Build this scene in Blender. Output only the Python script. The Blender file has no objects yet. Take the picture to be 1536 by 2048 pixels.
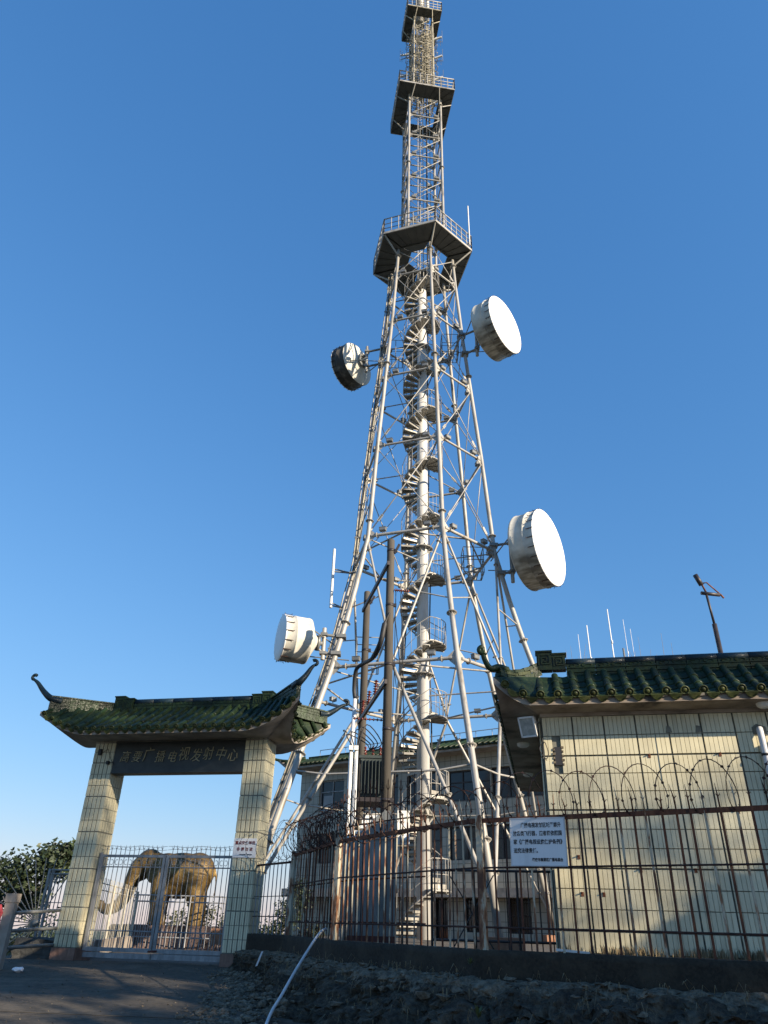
import bpy, bmesh, math, random
from mathutils import Vector, Matrix, noise
R = math.radians
V3 = Vector
random.seed(7)
scene = bpy.context.scene
COL = scene.collection

# ------------------------------------------------------------------ camera, world, sun, exposure
CAM_LOC = V3((0, 0, 1.6))
PITCH, ROLL, FPX = R(29.78), R(1.565), 1441.0
cd = bpy.data.cameras.new('camera')
cam = bpy.data.objects.new('camera', cd); COL.objects.link(cam)
cd.sensor_fit = 'VERTICAL'; cd.sensor_height = 24.0; cd.sensor_width = 18.0
cd.lens = 24.0 * FPX / 2048.0
cd.clip_start = 0.05; cd.clip_end = 30000
fw = V3((0, math.cos(PITCH), math.sin(PITCH))); up0 = V3((0, -math.sin(PITCH), math.cos(PITCH))); r0 = V3((1, 0, 0))
cr = r0 * math.cos(ROLL) + up0 * math.sin(ROLL); cu = up0 * math.cos(ROLL) - r0 * math.sin(ROLL)
M = Matrix((cr, cu, -fw)).transposed().to_4x4(); M.translation = CAM_LOC
cam.matrix_world = M
scene.camera = cam

SUN_EL = R(19.5)
SUN_H = V3((0.80, -0.60, 0)).normalized()
SUN_DIR = SUN_H * math.cos(SUN_EL) + V3((0, 0, math.sin(SUN_EL)))
w = bpy.data.worlds.new('World'); scene.world = w; w.use_nodes = True
nt = w.node_tree; bg = nt.nodes['Background']
sky = nt.nodes.new('ShaderNodeTexSky'); sky.sky_type = 'NISHITA'; sky.sun_disc = False
sky.sun_elevation = SUN_EL; sky.sun_rotation = math.atan2(SUN_H.x, SUN_H.y)
sky.altitude = 300; sky.air_density = 1.5; sky.dust_density = 0.0; sky.ozone_density = 6.0
# one uniform colour grade of the whole sky (a tone curve per channel, the same in every direction)
sp = nt.nodes.new('ShaderNodeSeparateColor'); cb = nt.nodes.new('ShaderNodeCombineColor'); nt.links.new(sky.outputs[0], sp.inputs[0])
for ch, (pw, ml) in enumerate(((0.93, 0.62), (0.68, 0.978), (0.55, 1.592))):
    def mth(op, i, j):
        q = nt.nodes.new('ShaderNodeMath'); q.operation = op
        for k_, v_ in enumerate((i, j)):
            if isinstance(v_, float): q.inputs[k_].default_value = v_
            else: nt.links.new(v_, q.inputs[k_])
        return q.outputs[0]
    x_ = sp.outputs[ch]; lo = mth('MULTIPLY', mth('POWER', mth('MINIMUM', x_, 7.0), pw), ml); hi = mth('MULTIPLY', mth('MAXIMUM', mth('SUBTRACT', x_, 7.0), 0.0), 1.0)
    nt.links.new(mth('ADD', lo, hi), cb.inputs[ch])       # straight line above the tones seen in the picture, so the sky round the sun keeps its light
nt.links.new(cb.outputs[0], bg.inputs[0]); bg.inputs[1].default_value = 0.113
sl = bpy.data.lights.new('sun', 'SUN'); sl.energy = 4.8; sl.angle = R(0.5); sl.color = (1.0, 0.85, 0.65)
so = bpy.data.objects.new('sun', sl); COL.objects.link(so)
so.rotation_euler = (-SUN_DIR).to_track_quat('-Z', 'Y').to_euler(); so.location = (20, -15, 30)
scene.view_settings.view_transform = 'Standard'; scene.view_settings.look = 'None'
scene.view_settings.gamma = 1.0; scene.view_settings.use_curve_mapping = False
scene.view_settings.exposure = 1.0
scene.render.engine = 'CYCLES'
try:
    scene.cycles.use_denoising = True
    scene.cycles.max_bounces = 5; scene.cycles.diffuse_bounces = 3; scene.cycles.glossy_bounces = 3
    scene.cycles.transparent_max_bounces = 6
except Exception: pass

# ------------------------------------------------------------------ materials
def new_mat(name):
    m = bpy.data.materials.new(name); m.use_nodes = True
    return m, m.node_tree, m.node_tree.nodes['Principled BSDF']
def N(nt, t, **kw):
    n = nt.nodes.new(t)
    for k, v in kw.items(): setattr(n, k, v)
    return n
def ramp(nt, src, stops):
    r = N(nt, 'ShaderNodeValToRGB'); e = r.color_ramp.elements
    while len(e) < len(stops): e.new(0.5)
    for i, (p, c) in enumerate(stops):
        e[i].position = p; e[i].color = (*c, 1)
    nt.links.new(src, r.inputs[0]); return r.outputs[0]
def coords(nt, sc=(1, 1, 1), kind='Object'):
    tc = N(nt, 'ShaderNodeTexCoord'); mp = N(nt, 'ShaderNodeMapping'); mp.inputs['Scale'].default_value = sc
    nt.links.new(tc.outputs[kind], mp.inputs[0]); return mp.outputs[0]
def geo_pos(nt, sc=(1, 1, 1)):
    g = N(nt, 'ShaderNodeNewGeometry'); mp = N(nt, 'ShaderNodeMapping'); mp.inputs['Scale'].default_value = sc
    nt.links.new(g.outputs['Position'], mp.inputs[0]); return mp.outputs[0]
def noise_tex(nt, vec, scale, detail=4, rough=0.55):
    n = N(nt, 'ShaderNodeTexNoise'); n.inputs['Scale'].default_value = scale; n.inputs['Detail'].default_value = detail
    n.inputs['Roughness'].default_value = rough; nt.links.new(vec, n.inputs['Vector']); return n.outputs['Fac']
def mixc(nt, fac, a, b, mode='MIX'):
    m = N(nt, 'ShaderNodeMix', data_type='RGBA', blend_type=mode)
    for sock, v in ((m.inputs['Factor'], fac), (m.inputs['A'] if False else m.inputs[6], a), (m.inputs[7], b)):
        if isinstance(v, (int, float)): sock.default_value = v
        elif isinstance(v, tuple): sock.default_value = (*v, 1)
        else: nt.links.new(v, sock)
    return m.outputs[2]
def bump(nt, b, h, strength=0.4, dist=0.02):
    bn = N(nt, 'ShaderNodeBump'); bn.inputs['Strength'].default_value = strength; bn.inputs['Distance'].default_value = dist
    nt.links.new(h, bn.inputs['Height']); nt.links.new(bn.outputs[0], b.inputs['Normal'])
def simple(name, stops, scale=6, rough=0.6, metal=0.0, sc=(1, 1, 1), bmp=0.0, bscale=None, bdist=0.01, rnd=0.0, spec=None):
    m, nt, b = new_mat(name)
    v = geo_pos(nt, sc); f = noise_tex(nt, v, scale, 5, 0.6)
    c = ramp(nt, f, stops)
    if rnd:
        oi = N(nt, 'ShaderNodeObjectInfo')
        mr = N(nt, 'ShaderNodeMapRange'); mr.inputs[3].default_value = 1 - rnd; mr.inputs[4].default_value = 1 + rnd
        nt.links.new(oi.outputs['Random'], mr.inputs[0])
        hs = N(nt, 'ShaderNodeHueSaturation'); nt.links.new(mr.outputs[0], hs.inputs['Value']); nt.links.new(c, hs.inputs['Color'])
        c = hs.outputs[0]
    nt.links.new(c, b.inputs['Base Color'])
    b.inputs['Roughness'].default_value = rough; b.inputs['Metallic'].default_value = metal
    if spec is not None: b.inputs['Specular IOR Level'].default_value = spec
    if bmp:
        bump(nt, b, noise_tex(nt, v, bscale or scale * 4, 6, 0.65), bmp, bdist)
    return m
MT = {}
MT['steel'] = simple('painted_steel', [(0.30, (0.17, 0.15, 0.12)), (0.46, (0.33, 0.315, 0.285)), (0.75, (0.42, 0.405, 0.37))], 3, 0.5, 0.15, (1, 1, 0.25), 0.1)
MT['column'] = simple('pale_column_paint', [(0.28, (0.40, 0.395, 0.375)), (0.5, (0.56, 0.55, 0.525)), (0.75, (0.62, 0.61, 0.59))], 2, 0.55, 0.0, (1, 1, 0.2), 0.1)
MT['steel_dark'] = simple('grey_steel', [(0.3, (0.13, 0.135, 0.13)), (0.6, (0.22, 0.225, 0.22)), (0.8, (0.30, 0.29, 0.27))], 3, 0.5, 0.3, (1, 1, 0.4), 0.1)
MT['plate'] = simple('platform_plate', [(0.3, (0.07, 0.072, 0.07)), (0.7, (0.12, 0.12, 0.115))], 2, 0.6, 0.2, bmp=0.1)
MT['tread'] = simple('tread_steel', [(0.3, (0.20, 0.19, 0.165)), (0.7, (0.42, 0.40, 0.355))], 4, 0.5, 0.2, bmp=0.1)
MT['tread_rust'] = MT['tread']
MT['clutter'] = simple('weathered_antenna_metal', [(0.3, (0.12, 0.11, 0.085)), (0.55, (0.36, 0.33, 0.25)), (0.75, (0.5, 0.46, 0.36))], 5, 0.55, 0.2, bmp=0.1)
MT['rust'] = simple('rusty_iron', [(0.30, (0.035, 0.015, 0.010)), (0.5, (0.13, 0.045, 0.022)), (0.72, (0.23, 0.09, 0.04))], 14, 0.85, 0.1, (1, 1, 0.35), 0.5)
MT['rust_dark'] = simple('dark_rusty_iron', [(0.30, (0.018, 0.012, 0.011)), (0.55, (0.055, 0.024, 0.017)), (0.75, (0.14, 0.05, 0.026))], 12, 0.85, 0.1, (1, 1, 0.35), 0.5)
MT['rust_paint'] = simple('flaking_cream_paint_on_iron', [(0.40, (0.10, 0.04, 0.02)), (0.48, (0.24, 0.12, 0.06)), (0.54, (0.40, 0.36, 0.27)), (0.8, (0.52, 0.49, 0.38))], 9, 0.75, 0.0, (1, 1, 0.3), 0.4)
MT['grey_paint'] = simple('grey_gate_paint', [(0.3, (0.16, 0.165, 0.17)), (0.65, (0.34, 0.345, 0.35)), (0.8, (0.42, 0.42, 0.41))], 8, 0.55, 0.2, (1, 1, 0.4), 0.2)
MT['side_paint'] = simple('pale_fence_paint', [(0.3, (0.30, 0.27, 0.21)), (0.65, (0.5, 0.47, 0.38))], 9, 0.7)
MT['wire'] = simple('barbed_wire_iron', [(0.3, (0.02, 0.013, 0.011)), (0.7, (0.10, 0.045, 0.03))], 20, 0.7, 0.3)
MT['wire_grey'] = simple('grey_barbed_wire', [(0.3, (0.05, 0.05, 0.05)), (0.7, (0.18, 0.17, 0.16))], 20, 0.6, 0.4)
MT['black'] = simple('black_rubber', [(0.3, (0.012, 0.012, 0.013)), (0.7, (0.03, 0.03, 0.032))], 8, 0.6)
MT['darkmetal'] = simple('dark_lamp_metal', [(0.3, (0.02, 0.018, 0.02)), (0.7, (0.05, 0.04, 0.04))], 8, 0.5, 0.2)
MT['pole'] = simple('dark_concrete_pole', [(0.3, (0.045, 0.039, 0.032)), (0.7, (0.088, 0.077, 0.063))], 4, 0.85, 0, (1, 1, 0.2), 0.3)
MT['concrete'] = simple('stained_concrete', [(0.30, (0.05, 0.042, 0.036)), (0.42, (0.20, 0.165, 0.135)), (0.6, (0.33, 0.285, 0.235)), (0.8, (0.40, 0.35, 0.30))], 1.8, 0.9, 0, bmp=0.3)
MT['gate_concrete'] = simple('weathered_eave_concrete', [(0.30, (0.18, 0.155, 0.13)), (0.6, (0.36, 0.31, 0.26)), (0.8, (0.43, 0.38, 0.325))], 2.2, 0.9, 0, bmp=0.3)
MT['white'] = simple('white_paint', [(0.3, (0.62, 0.62, 0.60)), (0.7, (0.80, 0.80, 0.78))], 5, 0.5)
MT['radome'] = simple('white_radome_fabric', [(0.3, (0.82, 0.82, 0.80)), (0.7, (0.88, 0.88, 0.87))], 3, 0.6)
MT['pvc'] = simple('white_plastic_pipe', [(0.3, (0.45, 0.46, 0.47)), (0.7, (0.66, 0.67, 0.68))], 4, 0.45)
MT['grout'] = simple('dark_joint_mortar', [(0.3, (0.13, 0.128, 0.105)), (0.7, (0.23, 0.225, 0.185))], 10, 0.9)
MT['mortar'] = simple('lime_mortar_lumps', [(0.35, (0.05, 0.045, 0.035)), (0.5, (0.25, 0.22, 0.18)), (0.75, (0.45, 0.42, 0.36))], 9, 0.95)
MT['redstone'] = simple('red_granite_base', [(0.3, (0.13, 0.07, 0.05)), (0.7, (0.26, 0.15, 0.11))], 12, 0.6, 0, (1, 1, 0.4), 0.2)
MT['terracotta'] = simple('brick_plinth', [(0.3, (0.25, 0.12, 0.07)), (0.7, (0.42, 0.22, 0.13))], 8, 0.9, 0, bmp=0.3)
MT['slate'] = simple('black_sign_slab', [(0.3, (0.014, 0.017, 0.018)), (0.7, (0.035, 0.038, 0.038))], 6, 0.45)
MT['gold_letter'] = simple('dull_gold_lettering', [(0.3, (0.22, 0.18, 0.10)), (0.7, (0.46, 0.39, 0.24))], 9, 0.5, 0.2)
MT['ink'] = simple('black_sign_print', [(0.3, (0.015, 0.015, 0.02)), (0.7, (0.025, 0.025, 0.03))], 5, 0.6)
MT['redink'] = simple('dark_red_sign_print', [(0.3, (0.12, 0.015, 0.015)), (0.7, (0.17, 0.03, 0.03))], 5, 0.6)
MT['signwhite'] = simple('white_sign_board', [(0.25, (0.50, 0.50, 0.50)), (0.45, (0.68, 0.69, 0.70)), (0.8, (0.76, 0.77, 0.78))], 3, 0.45, 0, (1, 1, 0.3))
MT['glass'] = simple('dark_window_glass', [(0.3, (0.012, 0.015, 0.018)), (0.7, (0.03, 0.034, 0.04))], 1.5, 0.12)
MT['glass_blind'] = simple('pale_blind_glass', [(0.3, (0.18, 0.19, 0.2)), (0.7, (0.3, 0.31, 0.32))], 1.5, 0.25)
MT['lampglass'] = simple('floodlight_glass', [(0.3, (0.25, 0.3, 0.3)), (0.7, (0.5, 0.55, 0.55))], 12, 0.1, 0.3)
MT['transformer'] = simple('dark_green_transformer_paint', [(0.3, (0.025, 0.035, 0.033)), (0.7, (0.06, 0.075, 0.07))], 4, 0.5)
MT['insulator'] = simple('brown_insulator_glaze', [(0.3, (0.08, 0.02, 0.015)), (0.7, (0.2, 0.045, 0.03))], 6, 0.25)
MT['gold'] = simple('weathered_gold_paint', [(0.28, (0.045, 0.030, 0.012)), (0.5, (0.13, 0.083, 0.026)), (0.75, (0.25, 0.165, 0.05))], 2.2, 0.5, 0.3, bmp=0.9, bscale=14, bdist=0.03)
MT['ivory'] = simple('ivory_tusk', [(0.3, (0.10, 0.072, 0.03)), (0.7, (0.2, 0.15, 0.07))], 5, 0.5)
MT['rock'] = simple('reddish_rock', [(0.3, (0.06, 0.045, 0.04)), (0.6, (0.16, 0.11, 0.095)), (0.8, (0.24, 0.18, 0.16))], 2.5, 0.95, 0, bmp=0.7, bdist=0.05)
MT['pink_wall'] = simple('brown_red_metal_sheet', [(0.3, (0.07, 0.02, 0.015)), (0.7, (0.14, 0.04, 0.03))], 3, 0.7)
MT['redcloth'] = simple('red_cloth', [(0.3, (0.35, 0.04, 0.05)), (0.7, (0.5, 0.07, 0.08))], 5, 0.9)
MT['litter'] = simple('white_plastic_litter', [(0.3, (0.6, 0.62, 0.65)), (0.7, (0.75, 0.76, 0.78))], 9, 0.5)
MT['bark'] = simple('tree_bark', [(0.3, (0.05, 0.04, 0.03)), (0.7, (0.12, 0.1, 0.08))], 8, 0.9, 0, bmp=0.5)
MT['straw'] = simple('dry_grass', [(0.3, (0.12, 0.09, 0.05)), (0.7, (0.30, 0.24, 0.14))], 5, 0.9)
MT['weed'] = simple('green_weed_leaf', [(0.3, (0.03, 0.05, 0.015)), (0.7, (0.09, 0.11, 0.03))], 5, 0.7)
def tile_mat():
    m, nt, b = new_mat('cream_glazed_wall_tile')
    v = geo_pos(nt); f = noise_tex(nt, v, 1.3, 4)
    c = ramp(nt, f, [(0.3, (0.52, 0.47, 0.315)), (0.55, (0.67, 0.615, 0.425)), (0.8, (0.72, 0.67, 0.48))])
    st = noise_tex(nt, geo_pos(nt, (2.6, 2.6, 0.35)), 3.0, 5, 0.7)
    c = mixc(nt, ramp(nt, st, [(0.55, (0, 0, 0)), (0.78, (0.55, 0.55, 0.55))]), c, (0.27, 0.22, 0.12))
    oi = N(nt, 'ShaderNodeObjectInfo'); mr = N(nt, 'ShaderNodeMapRange'); mr.inputs[3].default_value = 0.88; mr.inputs[4].default_value = 1.07
    nt.links.new(oi.outputs['Random'], mr.inputs[0])
    hs = N(nt, 'ShaderNodeHueSaturation'); nt.links.new(mr.outputs[0], hs.inputs['Value']); nt.links.new(c, hs.inputs['Color'])
    nt.links.new(hs.outputs[0], b.inputs['Base Color'])
    b.inputs['Roughness'].default_value = 0.38
    bump(nt, b, noise_tex(nt, v, 14, 3), 0.06, 0.01)
    return m
MT['tile'] = tile_mat()
def green_mat(name, dark, mid, light, gl=0.34):
    m, nt, b = new_mat(name)
    v = geo_pos(nt); f = noise_tex(nt, v, 7, 5, 0.65); f2 = noise_tex(nt, v, 30, 4, 0.6)
    c = ramp(nt, f, [(0.3, dark), (0.55, mid), (0.8, light)])
    d = ramp(nt, f2, [(0.62, (0, 0, 0)), (0.74, (0.7, 0.7, 0.7))])
    c = mixc(nt, d, c, (0.085, 0.095, 0.035))
    oi = N(nt, 'ShaderNodeObjectInfo'); mr = N(nt, 'ShaderNodeMapRange'); mr.inputs[3].default_value = 0.6; mr.inputs[4].default_value = 1.35
    nt.links.new(oi.outputs['Random'], mr.inputs[0])
    hs = N(nt, 'ShaderNodeHueSaturation'); nt.links.new(mr.outputs[0], hs.inputs['Value']); nt.links.new(c, hs.inputs['Color'])
    nt.links.new(hs.outputs[0], b.inputs['Base Color'])
    rr = ramp(nt, f2, [(0.35, (gl, gl, gl)), (0.7, (0.8, 0.8, 0.8))]); nt.links.new(rr, b.inputs['Roughness']); b.inputs['Specular IOR Level'].default_value = 0.28
    bump(nt, b, f2, 0.25, 0.008)
    return m
MT['green'] = green_mat('green_glazed_roof_tile', (0.007, 0.014, 0.006), (0.016, 0.032, 0.012), (0.036, 0.058, 0.022))
MT['green_lip'] = green_mat('yellow_green_glazed_tile_end', (0.014, 0.022, 0.008), (0.04, 0.05, 0.016), (0.115, 0.115, 0.042))
MT['green_blue'] = green_mat('blue_glazed_ridge_cap', (0.006, 0.014, 0.022), (0.012, 0.028, 0.04), (0.02, 0.045, 0.05), 0.2)
def drum_mat():
    m, nt, b = new_mat('dirty_white_fibreglass')
    f = noise_tex(nt, geo_pos(nt), 2.2, 5, 0.65)
    tc = coords(nt, (1, 1, 1)); sp = N(nt, 'ShaderNodeSeparateXYZ'); nt.links.new(tc, sp.inputs[0])
    st = noise_tex(nt, coords(nt, (0.8, 3.5, 1.2)), 1.6, 3, 0.5)
    c = ramp(nt, f, [(0.3, (0.46, 0.44, 0.37)), (0.6, (0.62, 0.60, 0.53))])
    # noisy dark brown tone that grows towards the underside of the drum
    mr = N(nt, 'ShaderNodeMapRange'); mr.inputs[1].default_value = 0.0; mr.inputs[2].default_value = -1.0
    nt.links.new(sp.outputs['Z'], mr.inputs[0])
    ml = N(nt, 'ShaderNodeMath', operation='MULTIPLY'); nt.links.new(mr.outputs[0], ml.inputs[0]); nt.links.new(st, ml.inputs[1])
    k = ramp(nt, ml.outputs[0], [(0.20, (0, 0, 0)), (0.55, (0.85, 0.85, 0.85))])
    c = mixc(nt, k, c, (0.085, 0.072, 0.052))
    nt.links.new(c, b.inputs['Base Color']); b.inputs['Roughness'].default_value = 0.6
    return m
MT['drum'] = drum_mat()
def grid_tile_mat():
    m, nt, b = new_mat('pale_tiled_facade')
    br = N(nt, 'ShaderNodeTexBrick'); br.offset = 0.0
    br.inputs['Color1'].default_value = (0.34, 0.32, 0.26, 1); br.inputs['Color2'].default_value = (0.38, 0.36, 0.295, 1)
    br.inputs['Mortar'].default_value = (0.10, 0.10, 0.085, 1); br.inputs['Scale'].default_value = 1.0
    br.inputs['Mortar Size'].default_value = 0.012; br.inputs['Brick Width'].default_value = 0.3; br.inputs['Row Height'].default_value = 0.36
    tc = N(nt, 'ShaderNodeTexCoord'); nt.links.new(tc.outputs['UV'], br.inputs['Vector'])
    f = noise_tex(nt, geo_pos(nt, (1, 1, 0.3)), 1.2, 5)
    c = mixc(nt, ramp(nt, f, [(0.45, (0, 0, 0)), (0.8, (0.5, 0.5, 0.5))]), br.outputs['Color'], (0.22, 0.20, 0.16))
    nt.links.new(c, b.inputs['Base Color']); b.inputs['Roughness'].default_value = 0.5
    bump(nt, b, br.outputs['Fac'], -0.3, 0.01)
    return m
MT['drum_dark'] = simple('dark_fibreglass', [(0.3, (0.025, 0.023, 0.02)), (0.55, (0.06, 0.055, 0.047)), (0.8, (0.22, 0.20, 0.17))], 3.5, 0.7, 0, (1, 1, .5))  # near black drum colour for the upper left dish
MT['facade'] = grid_tile_mat()
def ground_mat(name, dark, mid, light, sc, rough=0.95, bm=0.8, bd=0.03, fine=40):
    m, nt, b = new_mat(name)
    v = geo_pos(nt); f = noise_tex(nt, v, sc, 8, 0.65); f2 = noise_tex(nt, v, fine, 4, 0.7)
    c = ramp(nt, f, [(0.32, dark), (0.52, mid), (0.75, light)])
    c = mixc(nt, ramp(nt, f2, [(0.40, (0, 0, 0)), (0.8, (0.75, 0.75, 0.75))]), c, light)
    nt.links.new(c, b.inputs['Base Color']); b.inputs['Roughness'].default_value = rough
    ad = N(nt, 'ShaderNodeMath', operation='ADD'); nt.links.new(f, ad.inputs[0])
    ml = N(nt, 'ShaderNodeMath', operation='MULTIPLY'); ml.inputs[1].default_value = 0.35; nt.links.new(f2, ml.inputs[0]); nt.links.new(ml.outputs[0], ad.inputs[1])
    bump(nt, b, ad.outputs[0], bm, bd)
    return m
MT['road'] = ground_mat('worn_concrete_road', (0.026, 0.0215, 0.015), (0.050, 0.041, 0.029), (0.13, 0.106, 0.076), 2.2, 0.95, 0.6, 0.03, 11)
MT['soil'] = ground_mat('compound_soil', (0.05, 0.045, 0.038), (0.09, 0.08, 0.065), (0.14, 0.12, 0.1), 2.0)
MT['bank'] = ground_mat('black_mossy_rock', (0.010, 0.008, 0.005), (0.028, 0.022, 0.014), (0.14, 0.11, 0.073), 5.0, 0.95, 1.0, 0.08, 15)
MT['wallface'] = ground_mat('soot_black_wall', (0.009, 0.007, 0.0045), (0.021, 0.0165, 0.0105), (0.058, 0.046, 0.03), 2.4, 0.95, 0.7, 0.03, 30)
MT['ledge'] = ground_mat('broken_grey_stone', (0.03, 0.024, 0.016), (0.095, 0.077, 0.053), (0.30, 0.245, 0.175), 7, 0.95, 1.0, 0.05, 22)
MT['greywall'] = ground_mat('dark_rubble_wall', (0.025, 0.025, 0.024), (0.05, 0.05, 0.047), (0.09, 0.088, 0.08), 4, 0.95, 0.8, 0.03, 25)
MT['terrain'] = ground_mat('far_hills', (0.05, 0.07, 0.04), (0.08, 0.1, 0.06), (0.14, 0.15, 0.1), 0.004, 1.0, 0.0, 0.0, 0.02)
def leaf_mat(name, a, b_, c_):
    m, nt, b = new_mat(name)
    f = noise_tex(nt, geo_pos(nt), 2.4, 3)
    g = N(nt, 'ShaderNodeNewGeometry')
    c = ramp(nt, f, [(0.3, a), (0.55, b_), (0.8, c_)])
    hs = N(nt, 'ShaderNodeHueSaturation'); mr = N(nt, 'ShaderNodeMapRange'); mr.inputs[3].default_value = 0.7; mr.inputs[4].default_value = 1.35
    nt.links.new(g.outputs['Random Per Island'], mr.inputs[0]); nt.links.new(mr.outputs[0], hs.inputs['Value']); nt.links.new(c, hs.inputs['Color'])
    nt.links.new(hs.outputs[0], b.inputs['Base Color']); b.inputs['Roughness'].default_value = 0.55
    try: b.inputs['Transmission Weight'].default_value = 0.0
    except Exception: pass
    return m
MT['leaf'] = leaf_mat('dark_green_leaves', (0.016, 0.026, 0.012), (0.03, 0.046, 0.018), (0.06, 0.075, 0.025))
MT['leaf2'] = leaf_mat('olive_leaves', (0.03, 0.035, 0.015), (0.055, 0.062, 0.022), (0.11, 0.11, 0.035))

# ------------------------------------------------------------------ object helpers
WM = {}
def finish(o, parent, Mx):
    COL.objects.link(o); WM[o.name] = Mx.copy()
    if parent is not None:
        o.parent = parent; o.matrix_parent_inverse = WM[parent.name].inverted(); o.matrix_basis = Mx
    else: o.matrix_basis = Mx
    return o
def tag(o, label=None, cat=None, group=None, kind=None):
    if label: o['label'] = label
    if cat: o['category'] = cat
    if group: o['group'] = group
    if kind: o['kind'] = kind
    return o
def empty(name, loc, label, cat, group=None):
    o = bpy.data.objects.new(name, None); o.empty_display_size = 0.3
    finish(o, None, Matrix.Translation(V3(loc)))
    return tag(o, label, cat, group)
def inst(name, me, Mx, parent=None):
    return finish(bpy.data.objects.new(name, me), parent, Mx)
class MB:
    def __init__(s): s.v = []; s.f = []; s.sm = []
    def add(s, vs, fs, smooth=False):
        b = len(s.v); s.v += [tuple(x) for x in vs]
        for f in fs: s.f.append(tuple(i + b for i in f)); s.sm.append(smooth)
    def box(s, c, sx, sy, sz, X=V3((1, 0, 0)), Y=V3((0, 1, 0)), Z=V3((0, 0, 1))):
        c = V3(c); vs = [c + X * (i * sx / 2) + Y * (j * sy / 2) + Z * (k * sz / 2) for i in (-1, 1) for j in (-1, 1) for k in (-1, 1)]
        s.add(vs, [(0, 1, 3, 2), (4, 6, 7, 5), (0, 4, 5, 1), (2, 3, 7, 6), (0, 2, 6, 4), (1, 5, 7, 3)])
    def bar(s, p, q, a, b=None, up=V3((0, 0, 1))):
        p, q = V3(p), V3(q); d = q - p; L = d.length
        if L < 1e-6: return
        d /= L; x = d.cross(up)
        if x.length < 1e-3: x = d.cross(V3((1, 0, 0)))
        x.normalize(); y = x.cross(d)
        s.box((p + q) / 2, a, b or a, L, x, y, d)
    def tube(s, pts, r, n=8, cap=True, closed=False):
        pts = [V3(p) for p in pts]; m = len(pts); rs = r if isinstance(r, (list, tuple)) else [r] * m
        base = len(s.v); prev = None
        for i, p in enumerate(pts):
            if closed: d = pts[(i + 1) % m] - pts[i - 1]
            else: d = pts[min(i + 1, m - 1)] - pts[max(i - 1, 0)]
            d.normalize()
            if prev is None:
                x = d.cross(V3((0, 0, 1)))
                if x.length < 1e-3: x = d.cross(V3((1, 0, 0)))
            else: x = prev - d * prev.dot(d)
            x.normalize(); prev = x; y = d.cross(x)
            for k in range(n):
                a = 2 * math.pi * k / n; s.v.append(tuple(p + (x * math.cos(a) + y * math.sin(a)) * rs[i]))
        for i in range(m if closed else m - 1):
            for k in range(n):
                i2 = (i + 1) % m
                s.f.append((base + i * n + k, base + i * n + (k + 1) % n, base + i2 * n + (k + 1) % n, base + i2 * n + k)); s.sm.append(True)
        if cap and not closed:
            s.f.append(tuple(base + k for k in range(n))[::-1]); s.sm.append(False)
            s.f.append(tuple(base + (m - 1) * n + k for k in range(n))); s.sm.append(False)
    def lathe(s, prof, c, ax, n=24, cap0=False, cap1=False):
        c = V3(c); ax = V3(ax).normalized(); x = ax.cross(V3((0, 0, 1)))
        if x.length < 1e-3: x = V3((1, 0, 0))
        x.normalize(); y = ax.cross(x); base = len(s.v)
        for (r, h) in prof:
            for k in range(n):
                a = 2 * math.pi * k / n; s.v.append(tuple(c + ax * h + (x * math.cos(a) + y * math.sin(a)) * r))
        for i in range(len(prof) - 1):
            for k in range(n):
                s.f.append((base + i * n + k, base + i * n + (k + 1) % n, base + (i + 1) * n + (k + 1) % n, base + (i + 1) * n + k)); s.sm.append(True)
        if cap0: s.f.append(tuple(base + k for k in range(n))[::-1]); s.sm.append(False)
        if cap1: s.f.append(tuple(base + (len(prof) - 1) * n + k for k in range(n))); s.sm.append(False)
    def prism(s, poly, d):
        poly = [V3(p) for p in poly]; n = len(poly); d = V3(d)
        s.add(poly + [p + d for p in poly], [tuple(range(n))[::-1], tuple(range(n, 2 * n))] + [(i, (i + 1) % n, n + (i + 1) % n, n + i) for i in range(n)])
    def mesh(s, name, mat):
        me = bpy.data.meshes.new(name); me.from_pydata(s.v, [], s.f); me.materials.append(MT[mat])
        me.polygons.foreach_set('use_smooth', s.sm)
        bm = bmesh.new(); bm.from_mesh(me); bmesh.ops.recalc_face_normals(bm, faces=bm.faces); bm.to_mesh(me); bm.free()
        return me
    def obj(s, name, mat, parent=None, kind=None, origin=None):
        Mx = Matrix.Identity(4)
        if origin is not None:
            o_ = V3(origin); Mx = Matrix.Translation(o_); s.v = [tuple(V3(p) - o_) for p in s.v]
        o = inst(name, s.mesh(name, mat), Mx, parent)
        if kind: o['kind'] = kind
        return o
_unit = {}
def unit(kind, mat, n=8):
    k = (kind, mat, n)
    if k not in _unit:
        m = MB()
        if kind == 'rod': m.tube([(0, 0, 0), (0, 0, 1)], 1, n)
        elif kind == 'box': m.box((0, 0, 0), 1, 1, 1)
        elif kind == 'flange':
            m.lathe([(1.0, -.06), (1.85, -.06), (1.85, -.012), (1.0, -.012)], (0, 0, 0), (0, 0, 1), n)
            m.lathe([(1.0, .012), (1.85, .012), (1.85, .06), (1.0, .06)], (0, 0, 0), (0, 0, 1), n)
            for i in range(10):
                a = 2 * math.pi * i / 10; d = V3((math.cos(a), math.sin(a), 0)); t = V3((-d.y, d.x, 0))
                for sg in (1, -1):
                    m.prism([d * .98 + V3((0, 0, sg * .06)) + t * .03, d * 1.7 + V3((0, 0, sg * .06)) + t * .03, d * .98 + V3((0, 0, sg * .9)) + t * .03], -t * .06)
                m.tube([d * 1.6 + V3((0, 0, -.12)), d * 1.6 + V3((0, 0, .12))], .1, 5)
        _unit[k] = m.mesh(kind, mat)
    return _unit[k]
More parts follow.
